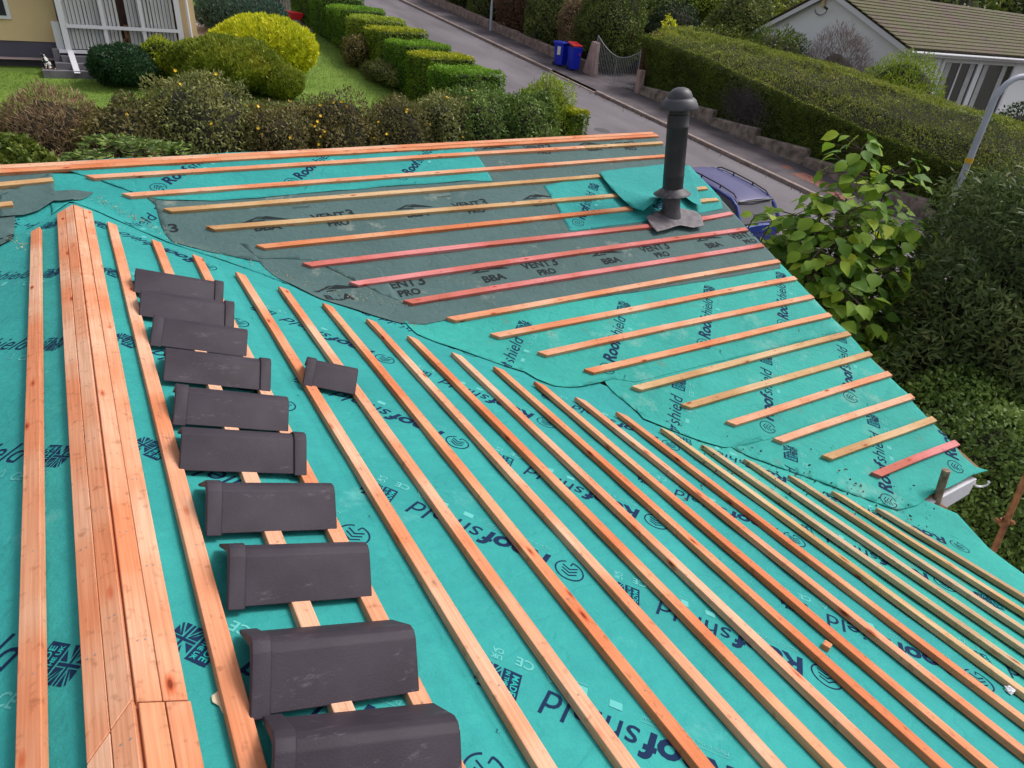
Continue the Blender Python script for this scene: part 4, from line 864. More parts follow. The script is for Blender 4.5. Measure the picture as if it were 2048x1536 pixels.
for i in range(len(rs) - 1):
    for k in range(6): a = i * 7 + k; F.append((a, a + 1, a + 8, a + 7))
mm = MB(); mm.add(V, F); o = mm.build('roof', ROOFP, ct, True); sm = o.modifiers.new('s', 'SOLIDIFY'); sm.thickness = .03; sm.offset = 0; ss = o.modifiers.new('u', 'SUBSURF'); ss.levels = ss.render_levels = 2
for sg in (-1, 1):
    m = MB(); m.tube([CW(sg * .70, -2.0, .96), CW(sg * .645, -1.72, 1.26), CW(sg * .64, -1.5, 1.36), CW(sg * .655, -1.0, 1.405), CW(sg * .66, 0, 1.41), CW(sg * .63, .42, 1.35), CW(sg * .74, 1.1, .98)], [.05, .045, .04, .035, .035, .035, .045], 8); m.build('pillar_trim', NAVYP, ct, True)
    for b in (-.95, -.05): m = MB(); m.tube([CW(sg * .83, b, .95), CW(sg * .655, b + .0, 1.39)], .028, 6); m.build('door_pillar', DARKM, ct, True)
    m = MB(); m.tube([CW(sg * .57, -1.55, 1.41), CW(sg * .57, -1.45, 1.47), CW(sg * .575, -1.0, 1.51), CW(sg * .575, -.3, 1.52), CW(sg * .57, .1, 1.50), CW(sg * .56, .2, 1.45)], .017, 8)
    for b in (-1.0, -.35): m.tube([CW(sg * .575, b, 1.44), CW(sg * .575, b, 1.51)], .02, 6)
    m.build('roof_rail', DARKM, ct, True)
    m = MB(); m.hexa([CW(sg * .90, .75, .95), CW(sg * 1.02, .75, .95), CW(sg * 1.02, .87, .95), CW(sg * .90, .87, .95), CW(sg * .90, .75, 1.07), CW(sg * 1.02, .75, 1.07), CW(sg * 1.02, .87, 1.06), CW(sg * .90, .87, 1.06)]); m.build('wing_mirror', NAVYP, ct, bevel=.03)
    for b in (-1.35, 1.35):
        m = MB(); dx = CW(1, 0, 0) - CW(0, 0, 0); c0 = CW(sg * .80 - .1 * (sg > 0) - 0 * 1, b, .30); m.lathe(c0, dx, [(.05, 0), (.28, .005), (.31, .04), (.31, .14), (.28, .18), (.05, .185)], 22); m.build('wheel', DARKM, ct, True)
    m = MB(); m.hexa([CW(sg * .60, -2.16, .62), CW(sg * .74, -2.10, .62), CW(sg * .80, -2.0, .62), CW(sg * .62, -2.06, .62), CW(sg * .60, -2.14, .86), CW(sg * .72, -2.09, .9), CW(sg * .79, -1.98, .9), CW(sg * .62, -2.04, .88)]); m.build('rear_light', RED, ct, bevel=.01)
m = MB(); m.tube([CW(-.6, -1.69, 1.36), CW(0, -1.74, 1.375), CW(.6, -1.69, 1.36)], .022, 8); m.build('rear_spoiler_trim', DARKM, ct, True)

# ================================================================== CREAM HOUSE (left)
ch = thing('house', 'cream rendered bungalow with a big white framed picture window and vertical blinds', 'house', (0, 23, G(0, 23)))
gp = G(0, 21)
m = MB(); m.box((-9, 21.5, -0.60), (0.18, 30, 2.6)); m.box((3.62, 21.15, -0.9), (4.12, 30, 2.6)); m.build('wall', CREAM, ch)
m = MB(); m.box((-9, 21.53, -1.5), (0.16, 29.9, -0.60)); m.box((.2, 21.2, -1.5), (3.62, 21.4, -0.84)); m.build('plinth', NAVY, ch)
m = MB(); m.add([(-9.6, 20.6, 2.6), (4.7, 20.6, 2.6), (4.7, 30.6, 2.6), (-9.6, 30.6, 2.6), (-5, 25.6, 4.6), (0, 25.6, 4.6)], [(0, 1, 5, 4), (1, 2, 5), (2, 3, 4, 5), (3, 0, 4), (3, 2, 1, 0)]); m.build('roof', MOSSROOF, ch)
m = MB(); m.tube([(3.90, 21.08, 2.5), (3.90, 21.08, -1.2)], .045, 10); m.build('downpipe', WHITE, ch, True)
fr = MB(); z0, z1 = -0.76, 2.2
for x in (0.22, 3.50): fr.box((x, 20.94, z0), (x + .16, 21.06, z1))
for x in (1.355, 2.45): fr.box((x, 20.95, z0 + .06), (x + .10, 21.05, z1))
fr.box((0.38, 20.93, -.14), (3.50, 21.045, -0.045)); fr.box((0.0, 20.90, z0 - .085), (3.68, 21.1, z0)); fr.box((0.0, 21.1, z0 - .085), (.2, 21.5, .0))
wf = fr.build('window', WHITE, ch); 
def subp(o, par):
    o.parent = par; o.location = (0, 0, 0); return o
m = MB(); m.box((0.36, 21.0, z0), (3.52, 21.006, z1)); gm, gn, gbp = mk('clear_pane'); gbp.inputs['Roughness'].default_value = 0.03; gbp.inputs['Transmission Weight'].default_value = 1.0; gbp.inputs['IOR'].default_value = 1.02; gbp.inputs['Base Color'].default_value = (.9, .92, .95, 1)
subp(m.build('pane', gm, None), wf)
m = MB(); random.seed(3)
for i in range(29):
    x = 0.42 + i * 0.107
    if 1.86 < x < 2.08: continue
    a = 0.55 + random.uniform(-.2, .2); dx, dy = .05 * cos(a * .6), .05 * sin(a * .6)
    if i in (5, 13, 22): dx *= .8
    m.add([(x - dx, 21.14 - dy, z0 + .02), (x + dx, 21.14 + dy, z0 + .02), (x + dx, 21.14 + dy, z1), (x - dx, 21.14 - dy, z1)], [(0, 1, 2, 3)])
m.build('blinds', BLIND, ch)
m = MB(); m.box((0.2, 21.45, -0.9), (3.62, 24.5, 2.4)); m.build('dark_room_box', ROOM, ch)  # closed box whose dark colour stands in for the unlit room
m = MB()
for (x, wz, hh) in ((0.62, .25, .55), (1.5, .5, .35), (1.95, .3, .75), (2.9, .4, .4)): m.box((x, 21.25, z0), (x + wz, 21.42, z0 + hh))
m.build('furniture', M('brown_furniture', (0.2, 0.09, 0.04), (0.35, 0.2, 0.08), 8), ch)
m = MB(); m.box((-2.2, 21.44, -.02), (-.98, 21.52, 1.2)); w2 = m.build('window', WHITE, ch); m = MB(); m.box((-2.12, 21.43, .07), (-1.08, 21.435, 1.1)); subp(m.build('pane', GLASS, None), w2)
m = MB(); m.box((-.52, 20.1, gp - .2), (1.6, 20.95, gp + .10)); m.box((-.15, 20.42, gp + .10), (1.6, 21.2, gp + .28)); m.box((.05, 20.7, gp + .28), (1.6, 21.2, gp + .46)); m.box((-.15, 20.9, gp + .28), (.04, 21.5, gp + .62)); m.build('steps', M('grey_step_paint', (0.13, 0.12, 0.14), (0.19, 0.18, 0.2), 3, .8), ch, bevel=.01)
m = MB(); a, b = hit(140, 101, (0, 1, 0), 20.95), hit(155, 146, (0, 1, 0), 20.1); m.hexa([b + Vector((-.08, -.05, 0)), b + Vector((.08, -.05, 0)), b + Vector((.08, .05, 0)), b + Vector((-.08, .05, 0)), a + Vector((-.08, -.05, 0)), a + Vector((.08, -.05, 0)), a + Vector((.08, .05, 0)), a + Vector((-.08, .05, 0))]); m.build('white_post', WHITE, ch)
# cat: one continuous skinned body, sitting
cp = Vector((-.33, 20.55, gp + .10))
def skin(name, pts, edges, rad, mat, parent=None, lev=2):
    me = bpy.data.meshes.new(name); me.from_pydata(pts, edges, []); o = bpy.data.objects.new(name, me); COL.objects.link(o)
    o.modifiers.new('skin', 'SKIN'); 
    for i, r_ in enumerate(rad): me.skin_vertices[0].data[i].radius = (r_, r_) if not isinstance(r_, tuple) else r_
    me.skin_vertices[0].data[0].use_root = True; s_ = o.modifiers.new('sub', 'SUBSURF'); s_.levels = s_.render_levels = lev; me.materials.append(mat); return o
CATM, cn, cbb = mk('calico_fur'); cbb.inputs['Roughness'].default_value = 0.9
tcn = cn.nodes.new('ShaderNodeTexNoise'); tcn.inputs['Scale'].default_value = 7; tcc = cn.nodes.new('ShaderNodeTexCoord'); lin(cn, tcc.outputs['Object'], tcn.inputs['Vector'])
rr_ = ramp(cn, tcn.outputs[0], [(0.46, (0.015, 0.013, 0.015)), (0.48, (0.7, 0.68, 0.66)), (0.60, (0.7, 0.68, 0.66)), (0.62, (0.42, 0.18, 0.06))]); lin(cn, rr_.outputs[0], cbb.inputs['Base Color'])
cpts = [(0, 0, .10), (0, -.03, .20), (0, -.07, .29), (0, -.10, .36), (0, -.145, .385), (.05, -.11, .10), (.05, -.12, .015), (-.05, -.11, .10), (-.05, -.12, .015), (.08, .03, .06), (.09, -.07, .02), (-.08, .03, .06), (-.09, -.07, .02), (.0, .12, .03), (.12, .14, .02), (.2, .06, .02), (.03, -.10, .415), (-.03, -.10, .415)]
ced = [(0, 1), (1, 2), (2, 3), (3, 4), (2, 5), (5, 6), (2, 7), (7, 8), (0, 9), (9, 10), (0, 11), (11, 12), (0, 13), (13, 14), (14, 15), (3, 16), (3, 17)]
o = skin('cat', cpts, ced, [.10, .085, .06, .055, .03, .03, .022, .03, .022, .05, .025, .05, .025, .025, .018, .012, .014, .014], CATM); o.location = cp; o.rotation_euler = (0, 0, radians(-60))
tag(o, 'white, black and ginger cat sitting on the grey step of the cream house', 'cat')

# ================================================================== WHITE HOUSE (right)
wh = thing('house', 'white rendered bungalow with a mossy brown tiled gable roof behind the long hedge', 'house', (35, 14.5, G(0, 14)))
zr, ze, yr_ = 3.05, 1.12, 14.6; ye0, ye1 = 10.35, 18.6
m = MB(); m.add([(28.2, 10.8, -3.2), (28.2, 18.2, -3.2), (28.2, 18.2, 1.2), (28.2, yr_, 2.86), (28.2, 10.8, 1.2)], [(0, 1, 2, 3, 4)]); m.box((28.21, 10.8, -3.2), (50, 18.2, 1.15)); m.build('wall', WREND, wh)
V, F = [], []; nrow = 15
for i in range(nrow):
    t0, t1 = i / nrow, (i + 1) / nrow; s0 = 1.0
    for (t, lift) in ((t0, .035), (t1, .0)):
        V += [(27.85, ye0 + (yr_ - ye0) * t, ze + (zr - ze) * t + lift), (50, ye0 + (yr_ - ye0) * t, ze + (zr - ze) * t + lift)]
    F.append((4 * i, 4 * i + 1, 4 * i + 3, 4 * i + 2))
    if i: F.append((4 * i - 2, 4 * i - 1, 4 * i + 1, 4 * i))
b = len(V); V += [(27.85, yr_, zr), (50, yr_, zr), (50, ye1, ze + .02), (27.85, ye1, ze + .02)]; F.append((b, b + 1, b + 2, b + 3))
rm, rn, rb = mk('mossy_roof_tiles'); rb.inputs['Roughness'].default_value = .9
t1_ = noise(rn, 0.9, 8); t2_ = noise(rn, 7, 8, rough=.7); base = ramp(rn, t2_.outputs[0], [(.35, (.065, .042, .03)), (.65, (.15, .10, .07))]); ms = ramp(rn, t1_.outputs[0], [(.36, (0, 0, 0)), (.55, (1, 1, 1))]); ms2 = ramp(rn, t2_.outputs[0], [(.46, (0, 0, 0)), (.54, (1, 1, 1))])
mm_ = mixc(rn, 1.0, ms.outputs[0], ms2.outputs[0], 'MULTIPLY')
bk = rn.nodes.new('ShaderNodeTexBrick'); bk.inputs['Scale'].default_value = 1; bk.inputs['Brick Width'].default_value = .33; bk.inputs['Row Height'].default_value = 50; bk.inputs['Mortar Size'].default_value = .008; bk.inputs['Color1'].default_value = (1, 1, 1, 1); bk.inputs['Color2'].default_value = (.85, .85, .85, 1); bk.inputs['Mortar'].default_value = (.35, .3, .3, 1)
tcx = rn.nodes.new('ShaderNodeTexCoord'); lin(rn, tcx.outputs['Object'], bk.inputs['Vector'])
cc = mixc(rn, mm_, base.outputs[0], (.085, .105, .012)); cc = mixc(rn, .8, cc, bk.outputs[0], 'MULTIPLY'); lin(rn, cc, rb.inputs['Base Color'])
m = MB(); m.add(V, F); ro = m.build('roof', rm, wh); ro.modifiers.new('s', 'SOLIDIFY').thickness = -.05
m = MB()
for (ya, za, yb, zb) in ((ye0, ze, yr_, zr), (ye1, ze, yr_, zr)): m.hexa([(27.9, ya, za - .24), (27.96, ya, za - .24), (27.96, yb, zb - .24), (27.9, yb, zb - .24), (27.9, ya, za - .05), (27.96, ya, za - .05), (27.96, yb, zb - .05), (27.9, yb, zb - .05)])
m.build('barge_board', WHITE, wh)
m = MB(); m.box((27.95, 10.38, .92), (50, 10.44, 1.08)); m.box((27.98, 10.45, .90), (50, 10.8, .94)); m.tube([(27.9, 10.32, 1.03), (50, 10.32, 1.03)], .055, 8); m.build('fascia', WHITE, wh)
m = MB(); xw = 31.2
m.box((xw, 10.72, -1.4), (xw + .22, 10.84, .9)); m.box((xw + 2.9, 10.72, -1.4), (xw + 3.3, 10.84, .9)); m.box((xw + 6.2, 10.72, -1.4), (xw + 6.4, 10.84, .9)); m.box((xw + 1.45, 10.74, -1.4), (xw + 1.55, 10.84, .75)); m.box((xw + .22, 10.74, .75), (xw + 6.2, 10.84, .9)); m.box((xw + .22, 10.74, -1.4), (xw + 6.2, 10.84, -1.3)); m.build('window_frame', WHITE, wh)
m = MB(); m.box((xw + .2, 10.775, -1.35), (xw + 6.3, 10.795, .8)); m.build('window_glass', GLASS, wh)
m = MB()
for a_ in (.35, 2.3, 3.5, 5.2): m.box((xw + a_, 10.755, -1.25), (xw + a_ + .42, 10.772, .74))
m.build('curtains', M('grey_curtain', (0.35, 0.35, 0.36), (0.45, 0.44, 0.44), 4), wh)
bk_ = hit(1645, 12, (1, 0, 0), 28.1); m = MB(); m.tube([bk_ + Vector((0, 0, .35)), bk_ + Vector((0, 0, -.02))], .09, 8); m.build('alarm_box', CREAM, wh, True)
m = MB(); m.tube([bk_ + Vector((-.03, .3 * cos(a_), -.12 - .22 * sin(a_))) for a_ in [pi * k / 8 for k in range(9)]], .018, 6); m.tube([bk_ + Vector((-.05, -.3, -.1)), bk_ + Vector((-.35, -.38, -.05))], .05, 8); m.build('hanging_cable', DARKM, wh, True)

# ================================================================== VEGETATION
# long clipped hedge along the right pavement
def long_hedge():
    t = thing('clipped_hedge', 'long clipped green hedge above the stepped stone wall across the road', 'hedge', (23.3, 8, G(0, 8)))
    ys = np.array([19.4, 15.9, 13.1, 10.6, 7.5, 4.9, 2.7, -2, -8]); hf_ = np.array([2.35, 2.3, 2.13, 2.0, 1.84, 1.84, 1.9, 1.9, 1.9]); hb = np.array([2.75, 2.9, 2.95, 3.05, 2.95, 3.0, 2.9, 2.9, 2.9])
    def top(y, x):
        a = np.interp(-y, -ys, hf_); b_ = np.interp(-y, -ys, hb); k = np.clip((x - 22.45) / 1.5, 0, 1); return a + (b_ - a) * k ** .8
    n1, n2, n3 = 105000, 70000, 6000
    y = rng.uniform(-6, 19.3, n1); u = rng.uniform(0, 1, n1); h = .25 + u * (top(y, 22.45) - .25); x = 22.28 + 0.10 * (1 - u) + np.clip((u - .9) * 10, 0, 1) ** 2 * .12
    P1 = np.stack([x, y, -1.3 + .13 * (y - 21.5) + h], 1); N1 = np.tile([-1., 0, .15], (n1, 1))
    y = rng.uniform(-6, 19.5, n2); x = rng.uniform(22.3, 25.2, n2); P2 = np.stack([x, y, -1.3 + .13 * (y - 21.5) + top(y, x)], 1); N2 = np.tile([-.3, 0, 1.], (n2, 1))
    y = np.full(n3, 19.45); x = rng.uniform(22.3, 24.6, n3); h = rng.uniform(.2, 2.4, n3); P3 = np.stack([x, y, -1.3 + .13 * (y - 21.5) + h], 1); N3 = np.tile([-.2, 1., 0], (n3, 1))
    for P, N, f, lo in ((P1, N1, .10, 0), (P2, N2, .09, 0), (P3, N3, .1, 0)):
        d = f * nz(P, 2.2, 31) + .04 * nz(P, 7, 32) - .10 * rng.power(2, len(P)) * rng.uniform(0, 1, len(P)); P += N * d[:, None]
    mixm = leafmat('long_hedge_foliage', [(0.022, 0.036, 0.008), (0.085, 0.13, 0.015), (0.23, 0.29, 0.03), (0.46, 0.46, 0.08)])
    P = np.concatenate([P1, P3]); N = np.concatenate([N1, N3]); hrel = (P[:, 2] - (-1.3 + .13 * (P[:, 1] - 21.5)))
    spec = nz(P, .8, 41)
    tn = .30 + .22 * (hrel / 2.2 - .5) + .12 * nz(P, 3, 33) + rng.normal(0, .15, len(P)); leaves('clipped_side', P, N, 0.075, mixm, t, 2.2, .8, .1, tn)  # darker tint paints shade on the face, deepest at the foot
    tn = .80 + .2 * nz(P2, 2.5, 35) + rng.normal(0, .15, len(P2)); leaves('clipped_top', P2, N2, 0.075, mixm, t, 3.0, .8, .15, tn)  # paler tint paints the light from above onto the top
    # a greyish dead patch in the face
    yy = rng.normal(12.9, .55, 5200); hh = rng.normal(1.15, .32, 5200); P = np.stack([22.18 + rng.uniform(-.06, .1, 5200), yy, -1.3 + .13 * (yy - 21.5) + hh], 1); leaves('dead_patch', P, np.tile([-1., 0, .2], (5200, 1)), .07, LM['bare'], t, 3.5, .9, 0, rng.normal(.15, .15, 5200))
    V, F = [], []; Y = list(range(-8, 20)); 
    for y in Y:
        g = G(0, y); a = float(top(np.array([float(y)]), np.array([22.45]))[0]); b_ = float(top(np.array([float(y)]), np.array([24.5]))[0])
        V += [(22.42, y, g), (22.45, y, g + a - .2), (23.2, y, g + (a + b_) / 2 - .15), (25.1, y, g + b_ - .2), (25.1, y, g)]
    for i in range(len(Y) - 1):
        for k in range(4): a = i * 5 + k; F.append((a, a + 1, a + 6, a + 5))
    mesh_obj('stems_or_fill', V, F, CORE, t)  # dark solid fill coloured as the shaded inside of the hedge
long_hedge()
# ragged conifer sprays and shrubs behind it
bush('spreading_juniper', 'spreading dark juniper sticking up behind the long hedge in front of the white gable', 'juniper', 26.0, 15.6, 1.5, 1.9, 3.55, 9000, .16, 'mid', aspect=3.5, amp=.22, up=.3, seed=3, gap=.2)
bush('bare_shrub', 'leafless grey twiggy shrub behind the long hedge', 'shrub', 26.0, 12.0, 1.2, 1.5, 4.0, 11000, .22, 'bare', aspect=14, amp=.2, up=1.0, spread=.6, seed=4, k=.6)
bush('green_shrub', 'bright yellow-green shrub in front of the white house windows', 'shrub', 26.1, 9.3, 1.3, 1.6, 3.9, 13000, .11, 'bright', aspect=3, amp=.15, up=.9, spread=.6, seed=5)
bush('dark_shrub', 'dark rounded shrub under the window at the right edge', 'shrub', 26.3, 4.8, 1.5, 1.4, 3.3, 7000, .12, 'dark', amp=.12, seed=6)
bush('conifer_spray', 'low green conifer at the end of the long hedge near the white gable', 'conifer', 25.2, 18.0, 1.7, 1.6, 3.0, 8000, .12, 'mossy', amp=.2, up=.3, seed=8)
# bank of bushes left of the gate, each its own plant
BK = [(23.3, 38.5, 1.9, 2.6, 3.6, 'ivy', 'green ivy-covered hedge at the top of the road behind the far wall', 'ivy_hedge'), (23.1, 34.3, 1.5, 2.2, 3.4, 'ivy', 'olive hedge bush left of the far lamp post', 'hedge_bush'),
      (23.0, 30.6, 1.4, 1.9, 3.2, 'copper', 'coppery brown hedge bush right of the far lamp post', 'hedge_bush'), (23.1, 27.6, 1.4, 1.6, 3.3, 'ivy', 'green hedge bush with brown tips above the pink wall', 'hedge_bush'),
      (23.0, 25.0, 1.2, 1.3, 2.9, 'brown', 'brown thinning shrub behind the blue bins', 'shrub'), (23.5, 23.2, 1.7, 1.6, 4.3, 'mid', 'tall rounded evergreen beside the gate pillar', 'evergreen')]
for i, (x, y, rx, ry, h, lm, lab, nm) in enumerate(BK): bush(nm, lab, nm.replace('_', ' '), x, y, rx, ry, h, 13000 if i != 5 else 17000, .10, lm, amp=.16, seed=20 + i, shell=.2)
bush('yellow_shrub', 'small yellow-leaved shrub behind the bins', 'shrub', 22.5, 24.9, .5, .8, 1.35, 2600, .09, 'hedgey', seed=30, z0=G(0, 24.9) + .3)
bush('yellow_tree', 'yellow-leaved small tree behind the drive gate', 'tree', 24.6, 20.2, .5, .45, 3.1, 2500, .12, 'golden', seed=31, amp=.25, gap=.2)
bush('leafy_shrub', 'dark leafy shrub inside the drive gate', 'shrub', 27.5, 23.0, 2.2, 1.6, 3.3, 9000, .13, 'dark', seed=32, amp=.2)
bush('copper_bush', 'reddish brown topped bush at the gate end of the long hedge', 'bush', 22.95, 19.15, .75, .55, 2.45, 5000, .08, 'copper', seed=33)
TRB = [(27.5, 28.0, 3.2, 6.0, 'mid', 'big dark green tree behind the rounded evergreen'), (31.5, 26.5, 3.0, 5.6, 'bright', 'light green tree mass above the drive gate'), (33.0, 22.5, 2.6, 5.4, 'olive', 'olive green tree left of the white gable'), (35, 32, 4.5, 7.5, 'mid', 'tall green tree farthest back above the gate'), (28.5, 19.6, 1.8, 4.4, 'ivy', 'bushy green shrub against the left end of the white gable')]
for i, (x, y, r_, h, lm, lab) in enumerate(TRB): bush('garden_tree', lab, 'tree', x, y, r_, r_, h, 16000, .15, lm, seed=40 + i, amp=.2, group='trees behind the gardens across the road')
for i, (x, y) in enumerate(((24.5, 45), (27.5, 40), (26, 50))): bush('roadside_tree', ['tree at the far top of the road', 'green tree behind the ivy hedge', 'tree farthest up the road'][i], 'tree', x, y, 3.2, 3.2, 6.5, 9000, .2, 'mid', seed=50 + i)
# dark hedge mass behind the cream house drive
for i, (x, y, lab, lm) in enumerate(((5.4, 36.5, 'dark hedge tree beyond the cream house drive', 'dark'), (7.6, 36.0, 'dark green leafy tree left of the garden gate', 'mid'), (10.4, 37.5, 'dark tree behind the barred garden gate', 'dark'))): bush('hedge_tree', lab, 'tree', x, y, 1.8, 1.5, 4.0, 8000, .16, lm, seed=60 + i, amp=.16)
bush('hedge_tree', 'dark tree beyond the left house at the top of the picture', 'tree', 2.5, 37.5, 1.9, 1.5, 4.2, 4000, .16, 'dark', seed=65)

# stepped hedge between lawn and road, one clipped block after another
def block(label, y0, y1, h, lm, topm=None, x0=10.4, x1=12.35, n=9000, seed=0):
    g0 = G(0, y0); t = thing('clipped_hedge_block', label, 'hedge block', ((x0 + x1) / 2, (y0 + y1) / 2, G(0, (y0 + y1) / 2)), 'clipped blocks of the stepped hedge')
    zt = G(0, (y0 + y1) / 2) + h; zb = lambda y: -1.3 + .13 * (y - 21.5)
    def faces_(n):
        out = []
        for (f, frac, nn) in (('t', .34, (0, 0, 1.)), ('l', .26, (-1., 0, .1)), ('r', .14, (1., 0, .1)), ('f', .2, (0, -1., .1)), ('b', .06, (0, 1., .1))):
            k = int(n * frac); x = rng.uniform(x0, x1, k); y = rng.uniform(y0, y1, k); z = zb(y) + rng.uniform(.05, 1, k) * (zt - zb(y))
            if f == 't': z = np.full(k, zt) + .04 * (y - y0)
            if f == 'l': x = np.full(k, x0)
            if f == 'r': x = np.full(k, x1)
            if f == 'f': y = np.full(k, y0)
            if f == 'b': y = np.full(k, y1)
            P = np.stack([x, y, z], 1); N = np.tile(nn, (k, 1))
            # round the edges
            c = np.array([(x0 + x1) / 2, (y0 + y1) / 2, zt - .5]); q = (P - c) / np.array([(x1 - x0) / 2, (y1 - y0) / 2, .5]); q[:, 2] = np.maximum(q[:, 2], 0); L4 = (np.abs(q) ** 9).sum(1) ** (1 / 9); s_ = np.where(L4 > 1, 1 / L4, 1)
            q2 = q * s_[:, None]; P[:, 0] = c[0] + q2[:, 0] * (x1 - x0) / 2; P[:, 1] = c[1] + q2[:, 1] * (y1 - y0) / 2; P[:, 2] = np.where(q[:, 2] > 0, c[2] + q2[:, 2] * .5, P[:, 2])
            d = .05 * nz(P, 2.5, seed) + .03 * nz(P, 8, seed + 1) - .10 * rng.power(2, k) * rng.uniform(0, 1, k); P += N * d[:, None]; out.append((f, P, N))
        return out
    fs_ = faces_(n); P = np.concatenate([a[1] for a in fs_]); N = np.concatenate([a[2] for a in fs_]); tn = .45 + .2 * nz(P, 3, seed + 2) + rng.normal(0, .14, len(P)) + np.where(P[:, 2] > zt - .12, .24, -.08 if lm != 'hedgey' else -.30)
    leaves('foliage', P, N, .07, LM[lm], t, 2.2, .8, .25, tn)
    m = MB(); m.hexa([(x0 + .12, y0 + .12, zb(y0)), (x1 - .12, y0 + .12, zb(y0)), (x1 - .12, y1 - .1, zb(y1)), (x0 + .12, y1 - .1, zb(y1)), (x0 + .15, y0 + .15, zt - .15), (x1 - .15, y0 + .15, zt - .15), (x1 - .15, y1 - .1, zt - .12), (x0 + .15, y1 - .1, zt - .12)]); m.build('stems_or_fill', CORE, t)  # dark box coloured as the shaded inside of the block
BL_ = [(14.5, 16.45, 1.62, 'hedge', 'green clipped hedge block nearest the camera, at the corner by the road'), (16.45, 18.35, 1.66, 'hedgey', 'yellow clipped hedge block, second from the road corner'), (18.35, 20.45, 1.62, 'hedge', 'green clipped hedge block third from the near end'),
       (20.45, 22.45, 1.66, 'hedgey', 'yellow-topped hedge block in the middle of the stepped hedge'), (22.45, 24.65, 1.66, 'bright', 'yellowish hedge block with loose green sprays on top'), (24.65, 27.25, 1.62, 'hedge', 'green hedge block with a brownish top, third from the far end'), (27.25, 29.85, 1.66, 'hedge', 'green hedge block second from the far end'), (29.85, 33.0, 1.7, 'hedge', 'green hedge block at the far end by the driveway')]
for i, (a, b, h, lm, lab) in enumerate(BL_): block(lab, a, b, h, lm, n=12000, seed=70 + i)
bush('flower_bed', 'pale dried flower clump against the stepped hedge on the lawn edge', 'flower bed', 10.15, 20.2, .35, 1.5, .75, 2600, .12, 'grey', seed=90, amp=.3, up=.5, aspect=4)
bush('rose_shrub', 'sparse shrub with white blooms in front of the stepped hedge', 'shrub', 10.2, 22.6, .4, .9, 1.15, 1800, .11, 'hyper', seed=91, amp=.3, gap=.3)
# shrubs by the cream house
def dome(name, label, cat, x, y, rx, ry, h, n, size, lm, seed, aspect=3.2, up=.9, **k): return bush(name, label, cat, x, y, rx, ry, h, n, size, lm, aspect=aspect, up=up, spread=.6, seed=seed, k=.84, amp=.085, shell=.16, freq=5.0, **k)
dome('golden_conifer', 'large rounded golden yellow conifer on the lawn', 'conifer', 6.15, 20.8, 1.75, 1.6, 1.9, 30000, .13, 'golden', 100)
dome('olive_conifer', 'large olive green dome conifer in front of the golden one', 'conifer', 4.55, 18.9, 1.7, 1.5, 1.55, 30000, .12, 'olive', 101)
dome('small_conifer', 'small yellowish green dome bush at the right foot of the olive conifer', 'conifer', 6.0, 18.1, .7, .65, 1.0, 9000, .09, 'olive', 102)
dome('blue_juniper', 'blue-green low conifer behind the golden conifer', 'conifer', 7.0, 28.0, 1.9, 1.3, 1.5, 9000, .14, 'blue', 103)
bush('dark_juniper', 'dark green spreading juniper below the picture window', 'juniper', 1.6, 19.3, .88, .8, 1.2, 11000, .10, 'juniper', aspect=3, seed=104, up=.3, amp=.16)
bush('variegated_shrub', 'yellow variegated shrub between the dark juniper and the big dome', 'shrub', 2.75, 19.8, .6, .55, 1.3, 4500, .09, 'hedgey', seed=105, amp=.2)
# mixed boundary hedge just beyond the ridge
def fl(t, n, c, r, mat, size=.035, seed=0):
    rr = random.Random(seed)
    me0 = None
    for i in range(n):
        a = rr.uniform(0, 2 * pi); b = rr.uniform(.15, 1.4); d = Vector((cos(a) * cos(b), -abs(sin(a)) * cos(b), sin(b))); p = Vector(c) + Vector((d.x * r[0], d.y * r[1], d.z * r[2])) * 1.03
        if me0 is None:
            V, F = [(0, 0, .0)], []; 
            for k in range(10): q = 2 * pi * k / 10; s_ = size * (1 if k % 2 == 0 else .5); V.append((s_ * cos(q), s_ * sin(q), .012 if k % 2 == 0 else .004))
            F = [(0, k + 1, (k + 1) % 10 + 1) for k in range(10)]; me0 = bpy.data.meshes.new('flower'); me0.from_pydata(V, [], F); me0.materials.append(mat)
        o = bpy.data.objects.new('flower', me0); COL.objects.link(o); o.parent = t; o.location = p - Vector(t.location); o.rotation_euler = (rr.uniform(.2, 1.2), rr.uniform(-.5, .5), rr.uniform(-.5, .5))
